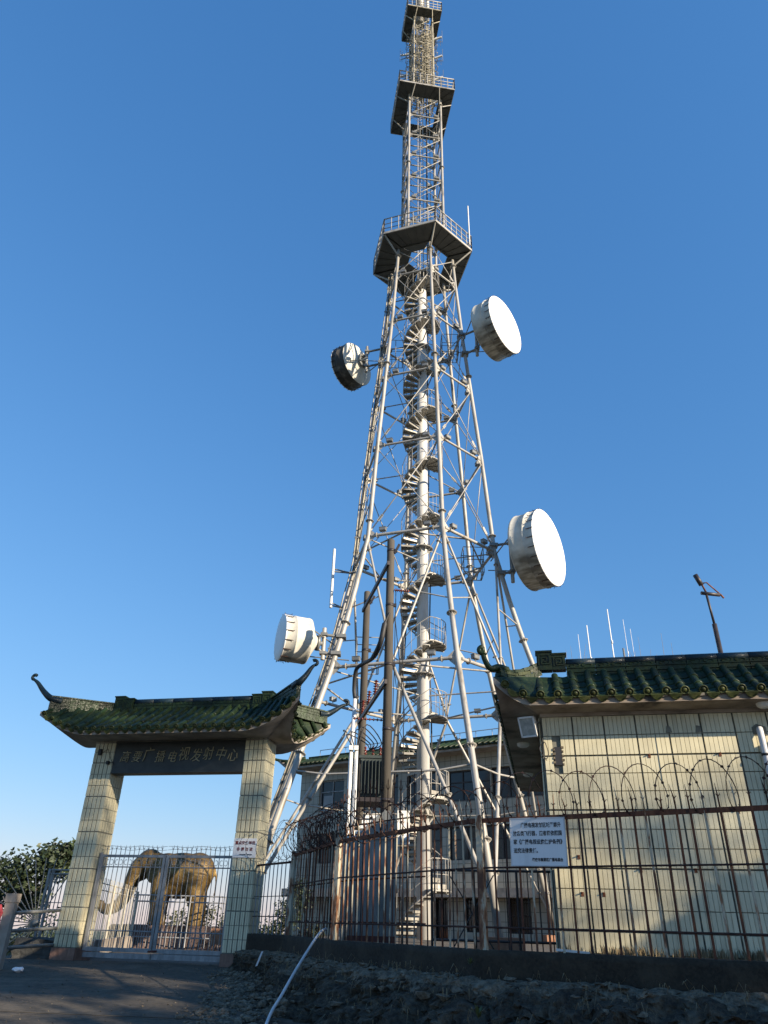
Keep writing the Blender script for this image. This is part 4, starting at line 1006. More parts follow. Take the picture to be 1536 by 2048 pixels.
# ------------------------------------------------------------------ lattice mast
TX, TY = 1.66, 27.0
PH = R(-78.7)
TC = V3((TX, TY, 0))
RAD = [(1.2, 7.15), (9.2, 4.40), (11.0, 3.88), (12.5, 3.50), (14.8, 3.0), (19.25, 2.68), (23.3, 2.33), (26.9, 2.03), (30.2, 1.80), (32.3, 1.68)]
def rad(z):
    for (a, ra), (b, rb) in zip(RAD[:-1], RAD[1:]):
        if z <= b: return ra + (rb - ra) * (z - a) / (b - a)
    return RAD[-1][1]
def hx(i, z, k=1.0, add=0.0):
    a = PH + i * math.pi / 3; r = rad(z) * k + add; return TC + V3((math.cos(a) * r, math.sin(a) * r, z))
def hm(i, z, t=.5): return hx(i, z).lerp(hx(i + 1, z), t)
tower = empty('lattice_mast', (TX, TY, 1.2), 'tall silver lattice broadcasting mast with spiral stair and platforms', 'tower')
for i in range(6):
    zs = [1.3, 5, 9.2, 10.2, 11, 11.8, 12.6, 13.5, 14.8, 19.25, 23.3, 26.9, 30.2, 32.2]
    m = MB(); m.tube([hx(i, z) for z in zs], [.098, .098, .096, .095, .095, .094, .093, .092, .091, .088, .085, .080, .076, .076], 12); lg = m.obj('leg', 'steel', tower)
    for z in (6.2, 10.95, 15.5, 24.1, 31.7): flange(hx(i, z), hx(i, z + .3) - hx(i, z - .3), .100 if z < 12 else .090, 'steel', lg)
    for z in (3.6, ): flange(hx(i, z), hx(i, z + .3) - hx(i, z - .3), .10, 'steel', lg)
    m = MB(); p = hx(i, 1.2); m.box(p + UP * .02, 1.0, 1.0, .36); m.obj('plinth', 'terracotta', lg)
RINGS = [9.2, 14.8, 19.25, 23.3, 26.9, 30.2]
for li, z in enumerate(RINGS):
    for i in range(6):
        A, B = hx(i, z), hx(i + 1, z); r = .062 if li < 2 else .050
        rb = rod('ring_beam', A.lerp(B, .04), A.lerp(B, .96), r, 'steel', tower, 10)
        d = B - A
        for t in (.12, .88): flange(A.lerp(B, t), d, r, 'steel', rb)
        for t, s in ((.0, 1), (1.0, -1)):   # gusset plates at the nodes
            p = A.lerp(B, t); dd = d.normalized() * s; mm = MB(); mm.prism([p + dd * .06 + UP * -.28, p + dd * .34 + UP * -.02, p + dd * .34 + UP * .05, p + dd * .06 + UP * .30], d.cross(UP).normalized() * .016)
            mm.obj('gusset', 'steel', tower)
    if li < 2:
        for i in range(6):  # inner star struts to mid beams
            rod('inner_strut', hm(i, z), hm(i + 1, z), .034, 'steel', tower, 8)
    for i in (0, 2, 4) if li > 1 else (1, 3, 5):
        rod('inner_strut', hx(i, z - .1), TC + V3((0, 0, z - .1)) + (hx(i, z) - TC - UP * z).normalized() * .25, .028, 'steel_dark' if li > 1 else 'steel', tower, 6)
# pipe bracing in the two lower bays
for i in range(6):
    mlo, mhi = hm(i, 9.2), None
    for k in (0, 1):
        top = hx(i + k, 14.65); b = rod('brace', top, mlo + UP * .10, .046, 'steel', tower, 10); d = mlo - top
        flange(top + d * .10, d, .05, 'steel', b); flange(top + d * .90, d, .05, 'steel', b)
        foot = hx(i + k, 2.1); d = foot - mlo
        b = rod('brace', mlo - UP * .1, foot, .056, 'steel', tower, 10); flange(mlo + d * .12, d, .06, 'steel', b); flange(mlo + d * .62, d, .06, 'steel', b); flange(mlo + d * .9, d, .06, 'steel', b)
        # slim secondary stays
        q = mlo.lerp(foot, .52); lz = q.z + .15
        rod('stay', q, hx(i + k, lz), .03, 'steel', tower, 7)
        q2 = top.lerp(mlo, .5); rod('stay', q2, hx(i + k, q2.z - .35), .026, 'steel', tower, 7)
    rod('stay', hm(i, 9.2).lerp(hx(i, 2.1), .52), hm(i, 9.2).lerp(hx(i + 1, 2.1), .52), .03, 'steel', tower, 7)
# vertical hangers under the ring and tension rods above
def turnbuckle(m, p, d, s):
    d = d.normalized(); x = d.cross(UP).normalized(); y = x.cross(d)
    for sd in (-1, 1): m.bar(p - d * s + y * sd * s * .22, p + d * s + y * sd * s * .22, s * .14, s * .3, y)
    for e in (-1, 1): m.box(p + d * s * e, s * .3, s * .55, s * .2, x, y, d)
for za, zb in zip(RINGS[1:], RINGS[2:] + [32.2]):
    for i in range(6):
        for k in (0, 1):
            A, B = hx(i + k, za + .12), hx(i + 1 - k, zb - .12); m = MB(); m.tube([A, B], .019 if k else .024, 6); d = B - A
            turnbuckle(m, A + d * .16, d, .15); m.tube([A + d * .0, A + d * .05], .03, 6); m.tube([B - d * .05, B], .03, 6); m.obj('tension_rod', 'steel', tower)
# column and spiral stair
m = MB(); zz = [1.2, 31.2]; m.tube([TC + UP * z for z in zz], .235, 20); colo = m.obj('stair_column', 'column', tower)
for z in (4.9, 9.9, 15.3, 21.0, 26.4):
    flange(TC + UP * z, UP, .24, 'steel', colo)
RS, RIN = .90, .225
tread_m = MB()
wa = R(21)
def sector(m, a0, a1, r0_, r1_, z, th, n=2):
    vs = []
    for zz_ in (z, z + th):
        for k in range(n + 1):
            a = lerp(a0, a1, k / n); vs.append(V3((math.cos(a) * r0_, math.sin(a) * r0_, zz_))); vs.append(V3((math.cos(a) * r1_, math.sin(a) * r1_, zz_)))
    q = 2 * (n + 1); fs = []
    for k in range(n):
        b = 2 * k; fs += [(b, b + 1, b + 3, b + 2), (q + b, q + b + 2, q + b + 3, q + b + 1), (b + 1, q + b + 1, q + b + 3, b + 3), (b, b + 2, q + b + 2, q + b)]
    fs += [(0, q, q + 1, 1), (q - 2, q - 1, 2 * q - 1, 2 * q - 2)]; m.add(vs, fs)
sector(tread_m, 0, wa, RIN, RS, 0, .035); 
for a in (0.0, ): tread_m.prism([V3((RIN, 0, -.10)), V3((RS, 0, -.10)), V3((RS, 0, .0)), V3((RIN, 0, 0))], V3((0, .03, 0)))
tread_m.prism([V3((math.cos(wa) * RIN, math.sin(wa) * RIN, -.045)), V3((math.cos(wa) * RS, math.sin(wa) * RS, -.045)), V3((math.cos(wa) * RS, math.sin(wa) * RS, 0)), V3((math.cos(wa) * RIN, math.sin(wa) * RIN, 0))], V3((.01, -.02, 0)))
tread = tread_m.mesh('tread', 'tread')
PITCHZ = 2.807
A_START, A_LAND = R(28), R(284)      # steps climb from the back round the left to the front, landing on the right
ntr = 13
for k in range(-2, 10):
    zl = 5.39 + PITCHZ * k; zprev = zl - PITCHZ
    if zl > 31.6: break
    for s in range(ntr):
        a = lerp(A_START, A_LAND - wa, s / (ntr - 1)); z = zprev + PITCHZ * (s + 1) / (ntr + 1)
        if z < 1.25: continue
        inst('tread', tread, Matrix.Translation(TC + UP * z) @ Matrix.Rotation(a, 4, 'Z'), tower)
    if zl > 1.3:
        m = MB(); sector(m, A_LAND, A_START + 2 * math.pi - .02, RIN, RS, 0, .05, 8); o = m.mesh('landing', 'tread'); inst('landing', o, Matrix.Translation(TC + UP * zl), tower)
        m = MB()
        for a in frange(A_LAND + .15, A_START + 2 * math.pi - .15, 4): m.bar(V3((math.cos(a) * RIN, math.sin(a) * RIN, -.03)), V3((math.cos(a) * RS, math.sin(a) * RS, -.03)), .03, .06)
        inst('landing_bracket', m.mesh('landing_bracket', 'tread'), Matrix.Translation(TC + UP * zl), tower)
    # handrail for this turn: follows treads then landing
    m = MB(); rail = [[], [], []]
    prof = [(lerp(A_START, A_LAND, t), zprev + (zl - zprev) * t) for t in frange(0, 1, 12)] + [(lerp(A_LAND, A_START + 2 * math.pi, t), zl) for t in frange(0, 1, 10)][1:]
    prof = [(a, z) for a, z in prof if z > 1.2]
    if len(prof) > 3:
        for hgt, rr_ in ((.95, .017), (.48, .010)): m.tube([TC + V3((math.cos(a) * (RS + .01), math.sin(a) * (RS + .01), z + hgt)) for a, z in prof], rr_, 5)
        m.tube([TC + V3((math.cos(a) * (RS + .0), math.sin(a) * (RS + .0), z + .0)) for a, z in prof], .028, 4)
        for (a, z) in prof: m.tube([TC + V3((math.cos(a) * (RS + .01), math.sin(a) * (RS + .01), z)), TC + V3((math.cos(a) * (RS + .01), math.sin(a) * (RS + .01), z + .95))], .010, 4)
        m.obj('handrail', 'steel', tower)
# cable runs tied to the rear left leg
for q in range(4):
    off = V3((-.12 + .07 * q, -.13, 0)); m = MB(); m.tube([hx(4, z) + off + V3((.02 * math.sin(z * 1.3 + q), 0, 0)) for z in frange(2, 32, 40)], .022 if q % 2 else .03, 5); m.obj('cable_run', 'black' if q == 1 else 'clutter', tower)
m = MB(); m.tube([hx(3, z) + V3((.12, -.1, 0)) for z in frange(2, 32, 30)], .03, 5); m.obj('cable_run', 'black', tower)
for z in frange(9.6, 31, 14):
    p = hx(4, z); m = MB(); m.box(p + V3((-.02, -.14, 0)), .30, .06, .05); m.obj('cable_clamp', 'steel_dark', tower)
m = MB(); m.tube([TC + V3((.3 + .03 * math.sin(z), .25, z)) for z in frange(1.5, 31, 30)], .03, 6); m.obj('cable_run', 'black', tower)
for z in (16.6, 11.8):
    p = hx(4, z).lerp(hx(5, z), .5); rod('leg_tie', hx(4, z), hx(5, z), .03, 'steel', tower, 6)

def railing(parent, A, B, z, n, h=1.05):
    m = MB()
    for hh, r in ((h, .034), (h * .62, .022), (h * .3, .022)): m.tube([A + UP * (.05 + hh), B + UP * (.05 + hh)], r, 5)
    for k in range(n + 1): p = A.lerp(B, k / n); m.tube([p + UP * .05, p + UP * (.05 + h)], .026 if 0 < k < n else .034, 5)
    m.obj('railing', 'steel', parent)
# hexagonal platform
ZP = 32.6; RP = 2.74
def hv(i, r, z): a = PH + i * math.pi / 3; return TC + V3((math.cos(a) * r, math.sin(a) * r, z))
for i in range(6):
    A, B, C_, D_ = hv(i, RP, ZP), hv(i + 1, RP, ZP), hv(i + 1, 1.45, ZP), hv(i, 1.45, ZP)
    n = 5
    for k in range(n):
        a0, a1 = k / n + .004, (k + 1) / n - .004
        m = MB(); m.prism([A.lerp(B, a0), A.lerp(B, a1), D_.lerp(C_, a1), D_.lerp(C_, a0)], (0, 0, .03)); m.obj('floor_panel', 'plate', tower)
    for k in range(n + 1):
        m = MB(); m.bar(A.lerp(B, k / n) - UP * .025, D_.lerp(C_, k / n) - UP * .025, .03, .05); m.obj('joist', 'plate', tower)
    m = MB(); m.bar(A + UP * .02, B + UP * .02, .05, .14); m.obj('edge_beam', 'steel', tower)
    m = MB(); m.bar(D_ - UP * .03, C_ - UP * .03, .06, .10); m.obj('inner_beam', 'plate', tower)
    rod('bracket', hv(i, RP - .06, ZP - .06), hx(i, 31.75), .045, 'steel', tower, 7)
    railing(tower, A, B, ZP + .05, 7 if i in (0, 5) else 7)
    m = MB(); m.prism([D_.lerp(C_, .02), D_.lerp(C_, .98), hv(i + 1, .75, ZP + .2), hv(i, .75, ZP + .2)], (0, 0, .02))
    if i in (2, 3, 4, 5): m.obj('floor_panel', 'plate', tower)
rod('whip_antenna', hv(1, RP, ZP) + V3((-.12, -.2, .2)), hv(1, RP, ZP + 3.3) + V3((-.12, -.2, 0)), .035, 'white', tower, 7)
# square upper mast
SA = R(-37.0)
UC = V3((1.70, 27.0, 0))
def sq(i, r, z): a = SA + i * math.pi / 2; return UC + V3((math.cos(a) * r, math.sin(a) * r, z))
def square_section(z0, z1, r, lr, levels, mat, xr=.022):
    for i in range(4):
        lg = rod('leg', sq(i, r, z0), sq(i, r, z1), lr, mat, tower, 10)
        for z in frange(z0 + .9, z1 - .7, 3): flange(sq(i, r, z), UP, lr, mat, lg)
    for z in levels:
        for i in range(4):
            A, B = sq(i, r, z), sq(i + 1, r, z); rod('ring_beam', A, B, lr * .55, mat, tower, 7)
            for t in (.0, 1.0):
                p = A.lerp(B, t); dd = (B - A).normalized() * (1 if t < .5 else -1); mm = MB(); mm.prism([p + dd * .05 - UP * .16, p + dd * .24 - UP * .05, p + dd * .24 + UP * .05, p + dd * .05 + UP * .18], dd.cross(UP) * .014); mm.obj('gusset', mat, tower)
    L = [z0] + list(levels) + [z1]
    for a, b in zip(L[:-1], L[1:]):
        for i in range(4):
            for k in (0, 1):
                A, B = sq(i + k, r, a + .06), sq(i + 1 - k, r, b - .06); m = MB(); m.tube([A, B], xr if k == 0 else xr * .7, 6)
                if k == 0: turnbuckle(m, A + (B - A) * .2, B - A, .11)
                m.obj('tension_rod', mat, tower)
square_section(32.6, 46.3, 1.38, .075, (34.5, 36.4, 38.3, 40.3, 42.25, 44.2), 'steel')
square_section(46.3, 56.5, .90, .06, (48.0, 49.7, 51.4, 53.1, 54.8), 'clutter')
# inner ladder and feeders of the upper mast
for q, (dx, dy) in enumerate(((-.25, -.1), (.05, -.1), (.3, .2), (-.1, .35), (.45, -.35))):
    rod('feeder', UC + V3((dx, dy, 31)), UC + V3((dx, dy, 56)), (.028, .028, .05, .04, .022)[q], ('steel', 'steel', 'black', 'steel_dark', 'clutter')[q], tower, 6)
m = MB()
for z in frange(33, 56, 70): m.tube([UC + V3((-.25, -.1, z)), UC + V3((.05, -.1, z))], .012, 4)
m.obj('ladder_rungs', 'steel', tower)
def square_platform(z, r, rin, n, mat_edge='steel', h=1.05):
    for i in range(4):
        A, B, C_, D_ = sq(i, r, z), sq(i + 1, r, z), sq(i + 1, rin, z), sq(i, rin, z)
        for k in range(n):
            a0, a1 = k / n + .004, (k + 1) / n - .004; m = MB(); m.prism([A.lerp(B, a0), A.lerp(B, a1), D_.lerp(C_, a1), D_.lerp(C_, a0)], (0, 0, .03)); m.obj('floor_panel', 'plate', tower)
            m = MB(); m.bar(A.lerp(B, k / n) - UP * .025, D_.lerp(C_, k / n) - UP * .025, .03, .05); m.obj('joist', 'plate', tower)
        m = MB(); m.bar(A + UP * .02, B + UP * .02, .04, .12); m.obj('edge_beam', mat_edge, tower)
        rod('bracket', A.lerp(B, .28) - UP * .05, sq(i, rin + .05, z - .75), .035, mat_edge, tower, 6); rod('bracket', A.lerp(B, .72) - UP * .05, sq(i + 1, rin + .05, z - .75), .035, mat_edge, tower, 6)
        railing(tower, A, B, z + .05, 8, h)
square_platform(46.3, 2.42, 1.25, 6)
square_platform(56.5, 1.68, .85, 4, 'clutter')
# antenna mast above the top platform
m = MB(); m.tube([UC + V3((-.12, -.1, 56.4)), UC + V3((-.12, -.1, 68))], .32, 14); m.obj('top_mast', 'steel', tower)
m = MB(); m.tube([UC + V3((.42, -.25, 56.6)), UC + V3((.42, -.25, 66))], .11, 10); m.obj('top_mast', 'white', tower)
for z in (57.3, 58.2):
    m = MB(); m.lathe([(.30, -.12), (.42, -.12), (.42, .12), (.30, .12)], UC + V3((-.12, -.1, z)), UP, 14); m.obj('mast_collar', 'steel_dark', tower)
m = MB()
for q in range(8):
    a = q * .8; m.tube([UC + V3((-.12 + .45 * math.cos(a), -.1 + .45 * math.sin(a), 56.6)), UC + V3((-.12 + .45 * math.cos(a), -.1 + .45 * math.sin(a), 60))], .02, 4)
m.obj('feeder', 'clutter', tower)
# dipole panels covering the faces of the upper section: thin screen frames, each its own antenna
pan = MB()
Wp, Hp = 1.05, 1.45
for a in frange(-.5, .5, 6): pan.tube([(a * Wp, 0, 0), (a * Wp, 0, Hp)], .013, 4)
for a in frange(0, 1, 8): pan.tube([(-.5 * Wp, 0, a * Hp), (.5 * Wp, 0, a * Hp)], .011, 4)
for zz_ in (.38, 1.08):
    pan.tube([(0, 0, zz_), (0, -.28, zz_)], .025, 5)
    for sd in (-1, 1): pan.tube([(sd * .04, -.28, zz_), (sd * .34, -.28, zz_ + .02)], .022, 5); pan.tube([(sd * .34, -.28, zz_ + .02), (sd * .34, -.1, zz_ + .02)], .012, 4)
    pan.box((.2, -.04, zz_ - .16), .14, .08, .16); pan.box((-.25, -.03, zz_ + .16), .10, .06, .10)
    pan.tube([(.2, -.06, zz_ - .1), (.05, -.16, zz_ - .02), (0, -.27, zz_)], .012, 4)
pmesh = pan.mesh('panel_antenna', 'clutter')
for i in range(4):
    A, B = sq(i, .98, 0), sq(i + 1, .98, 0); d = (B - A).normalized(); nrm = V3((d.y, -d.x, 0)); c = (A + B) / 2
    if (c - UC).dot(nrm) < 0: nrm = -nrm
    for k in range(5):
        z = 46.75 + 1.66 * k + (.2 if i % 2 else 0)
        o = inst('panel_antenna', pmesh, frameM(V3((c.x, c.y, z)) + nrm * .06, d * (1 if (i + k) % 2 else -1), -nrm * (1 if (i + k) % 2 else 1) if False else nrm * -1, UP), None)
        tag(o, 'weathered wire screen dipole panel on the upper section of the mast', 'antenna', 'dipole panels on the upper mast')
rnd = random.Random(77); m = MB()
for q in range(34):
    x_, y_ = rnd.uniform(-.5, .5), rnd.uniform(-.5, .5); z_ = rnd.uniform(46.5, 52); m.tube([UC + V3((x_, y_, z_)), UC + V3((x_ + rnd.uniform(-.1, .1), y_, min(56.3, z_ + rnd.uniform(2, 6))))], rnd.choice([.018, .025, .04]), 4)
for q in range(60):
    z_ = rnd.uniform(46.8, 56.2); a = rnd.uniform(0, 6.28); p = UC + V3((rnd.uniform(-.3, .3), rnd.uniform(-.3, .3), z_)); m.tube([p, p + V3((math.cos(a), math.sin(a), rnd.uniform(-.3, .3))) * rnd.uniform(.3, .8)], .018, 4)
for q in range(16):
    m.box(UC + V3((rnd.uniform(-.6, .6), rnd.uniform(-.6, .6), rnd.uniform(47, 56))), .22, .22, .30)
m.obj('feeder_clutter', 'clutter', tower, 'stuff')
# outrigger dipoles left and right
dm = MB(); dm.box((.32, 0, 0), .62, .09, .12); dm.obj
me_arm = dm.mesh('arm', 'white')
dv = MB(); dv.tube([(.66, 0, -.75), (.66, 0, .8)], .014, 5); dv.tube([(.52, .06, -.95), (.52, .06, .45)], .012, 5); dv.tube([(.0, 0, -.32), (.62, 0, -.55)], .02, 4); dv.tube([(.0, .05, -.30), (.6, .05, -.62)], .012, 4)
me_dip = dv.mesh('dipole', 'steel_dark')
k = 0
for side, ang in ((0, R(-20)), (1, R(172))):
    for k_, z in enumerate((46.9, 49.4, 51.9, 54.2) if side == 0 else (48.0, 50.6, 53.1)):
        b = UC + V3((math.cos(ang), math.sin(ang), 0)) * .80 + UP * z; e = empty('dipole_antenna', b, (('lowest', 'second lowest', 'second highest', 'topmost')[k_] + ' outrigger dipole with white arm on the right of the upper mast' if side == 0 else ('lowest', 'middle', 'topmost')[k_] + ' outrigger dipole with white arm on the left of the upper mast'), 'antenna', 'outrigger dipoles right' if side == 0 else 'outrigger dipoles left')
        Mx = Matrix.Translation(b) @ Matrix.Rotation(ang, 4, 'Z'); inst('arm', me_arm, Mx, e); inst('dipole', me_dip, Mx, e)
# little floodlights clipped on the ring beams
fl = MB(); fl.box((0, 0, .12), .26, .16, .13); fl.box((0, -.085, .12), .22, .012, .10); fl.bar((0, 0, -.02), (0, 0, .06), .03); fl.box((0, .0, .20), .28, .18, .015)
flm = fl.mesh('beam_floodlight', 'steel_dark')
g = 'floodlights on the mast ring beams'
for z in RINGS:
    for i in range(6):
        for t in (.2, .8):
            if z > 29 and t > .5: continue
            p = hx(i, z).lerp(hx(i + 1, z), t) + UP * (.10 if z < 15 else .07); d = (hx(i + 1, z) - hx(i, z)).normalized()
            tag(inst('beam_floodlight', flm, frameM(p, d, d.cross(UP) * -1, UP)), 'small grey floodlight clipped on a ring beam of the mast', 'floodlight', g)
for z in (34.5, 36.4, 38.3, 40.3, 42.25, 44.2):
    for i in range(4):
        for t in (.16, .84):
            p = sq(i, 1.38, z).lerp(sq(i + 1, 1.38, z), t) + UP * .05; d = (sq(i + 1, 1.38, z) - sq(i, 1.38, z)).normalized()
            tag(inst('beam_floodlight', flm, frameM(p, d, d.cross(UP) * -1, UP)), 'small grey floodlight clipped on a ring beam of the mast', 'floodlight', g)

# ------------------------------------------------------------------ microwave dishes
def dish(face, az, radius, depth, label, leg_i, leg_z, clips=22, drum='drum'):
    n = V3((math.cos(R(az)), math.sin(R(az)), 0)); f = V3(face); back = f - n * depth; side = n.cross(UP)
    t = empty('microwave_dish', back, label, 'antenna dish')
    rot = frameM(back, n, -side if False else UP.cross(n), UP)
    m = MB(); m.lathe([(radius * .985, -.0), (radius, .05), (radius * .985, .08), (radius * .985, depth * .55), (radius * 1.005, depth * .56), (radius * 1.005, depth * .6), (radius * .985, depth * .61), (radius * .99, depth - .03)], (0, 0, 0), (1, 0, 0), 48)
    inst('drum', m.mesh('drum', drum), Matrix(rot), t)
    m = MB(); m.lathe([(radius * 1.0, -.02), (radius * 1.012, 0), (radius * .98, .03), (radius * .6, .055), (.01, .07)], f - n * .01, n, 48, False, True); m.obj('radome', 'radome', t)
    m = MB(); m.lathe([(radius * .99, 0), (radius * .97, -.03), (radius * .62, -.16), (radius * .30, -.30), (radius * .28, -.36), (.02, -.36)], back, n, 40, False, True); m.obj('reflector_back', 'drum', t)
    m = MB(); m.lathe([(radius * .34, -.36), (radius * .34, -.44), (radius * .22, -.44), (radius * .22, -.36)], back, n, 24); m.tube([back - n * .3, back - n * .6], radius * .10, 8); m.obj('hub', 'steel_dark', t)
    cm = MB(); cm.box((-.10, 0, .012), .24, .025, .012); cm.bar((-.21, 0, .012), (-.24, 0, .05), .018); cm.bar((.02, 0, .0), (.02, 0, .05), .018)
    cme = cm.mesh('rim_clip', 'rust_dark')
    for k in range(clips):
        a = 2 * math.pi * k / clips; rd = UP * math.cos(a) + side * math.sin(a)
        inst('rim_clip', cme, frameM(f + rd * radius * 1.0 - n * .02, n, rd.cross(n), rd), t)
    L = hx(leg_i, leg_z); pb = back - n * .62; pipe = V3((pb.x, pb.y, 0))
    rod('mount_pipe', pipe + UP * (f.z - radius * .72), pipe + UP * (f.z + radius * .72), .075, 'steel' , t, 10)
    for dz in (-.42, .42):
        q = pipe + UP * (f.z + dz * radius); lg = hx(leg_i, f.z + dz * radius); rod('mount_arm', q, lg, .055, 'steel_dark', t, 8)
        boxo('clamp', lg, .34, .34, .12, 'steel_dark', t); boxo('clamp', q, .24, .24, .10, 'steel_dark', t)
        rod('mount_arm', q, back - n * .3 + UP * dz * radius * .35, .045, 'steel_dark', t, 8)
    rod('sway_brace', hx(leg_i, f.z + .25).lerp(hx(leg_i + (1 if leg_i == 1 else -1), f.z), .18), back + side * radius * .85 * (1 if leg_i in (1, 4) else -1) + UP * .2, .025, 'steel_dark', t, 6)
    rod('sway_brace', hx(leg_i, f.z - .5).lerp(TC + UP * f.z, .15), back - side * radius * .7 * (1 if leg_i in (1, 4) else -1) - UP * .35, .022, 'steel_dark', t, 6)
    # catwalk frame inside the mast behind the mount
    c = hx(leg_i, f.z - .6).lerp(TC + UP * (f.z - .6), .35)
    m = MB()
    for dz in (0, .55, 1.1):
        for (ax, ay), (bx, by) in (((-.4, -.4), (.4, -.4)), ((.4, -.4), (.4, .4)), ((.4, .4), (-.4, .4)), ((-.4, .4), (-.4, -.4))): m.tube([c + V3((ax, ay, dz)), c + V3((bx, by, dz))], .018, 4)
    for ax, ay in ((-.4, -.4), (.4, -.4), (.4, .4), (-.4, .4), (0, -.4), (.4, 0)): m.tube([c + V3((ax, ay, 0)), c + V3((ax, ay, 1.1))], .018, 4)
    for q in frange(-.35, .35, 5): m.bar(c + V3((q, -.4, 0)), c + V3((q, .4, 0)), .03)
    m.obj('service_cage', 'steel_dark', t)
    return t
dish((6.43, 24.8, 14.42), -36, 1.53, 1.0, 'largest white dish on the lower right of the mast facing the sun', 1, 14.8, 26)
dish((5.45, 24.9, 26.15), -40, 1.44, .98, 'white dish high on the right of the mast below the hexagonal platform', 1, 26.2, 26)
dish((-2.21, 28.78, 26.5), 143, 1.16, .78, 'dish high on the left showing its pale bolted back and black side', 4, 26.5, 24, 'drum_dark')
dish((-3.42, 23.6, 10.05), 201, .80, .92, 'small white dish low on the left of the mast above the gate roof', 5, 9.9, 16)
def panel_whip():
    b = hx(4, 14.0); p = V3((b.x - .75, b.y - .2, 0)); t = empty('pole_antenna', p + UP * 12.9, 'slim white pole antenna bracketed on the left of the mast', 'antenna')
    rod('pole', p + UP * 12.9, p + UP * 15.6, .06, 'white', t, 8)
    for z in (13.0, 14.55): 
        q = hx(4, z); rod('bracket', p + UP * z, q, .035, 'steel_dark', t, 6); rod('bracket', p + UP * (z + .12), q, .03, 'steel_dark', t, 6)
panel_whip()

# ------------------------------------------------------------------ utility poles, transformer and cabinet
def util_pole(x, y, zt, r, label):
    t = empty('utility_pole', (x, y, 1.2), label, 'utility pole')
    m = MB(); m.tube([(x, y, 1.1), (x, y, zt - .03), (x, y, zt)], [r * 1.18, r, r * .85], 18); m.obj('shaft', 'pole', t)
    for z in frange(2.5, zt - .35, 6):
        m = MB(); k = lerp(1.18, 1, (z - 1.1) / (zt - 1.1)); m.tube([(x, y, z - .035), (x, y, z + .035)], r * k * 1.05, 18); m.box((x + r * 1.15, y - .02, z), .12, .06, .09); m.obj('band', 'darkmetal', t)
    m = MB(); z = zt - .32; m.bar((x + r, y - .05, z - .12), (x + r + .13, y - .05, z + .16), .06); m.obj('bracket', 'darkmetal', t)
    return t
P1, P2 = V3((.22, 18.0, 0)), V3((-.47, 21.7, 0))
util_pole(P1.x, P1.y, 11.0, .105, 'taller looking dark concrete pole standing nearer the fence')
util_pole(P2.x, P2.y, 11.0, .105, 'dark concrete pole farther back left of the other pole')
def insul(m, p, q, r, n):
    m.tube([p, q], r * .45, 6)
    for k in range(n):
        a = p.lerp(q, (k + .3) / n); b = p.lerp(q, (k + .75) / n); m.tube([a, a.lerp(b, .5), b], [r * .5, r * 1.15, r * .5], 8)
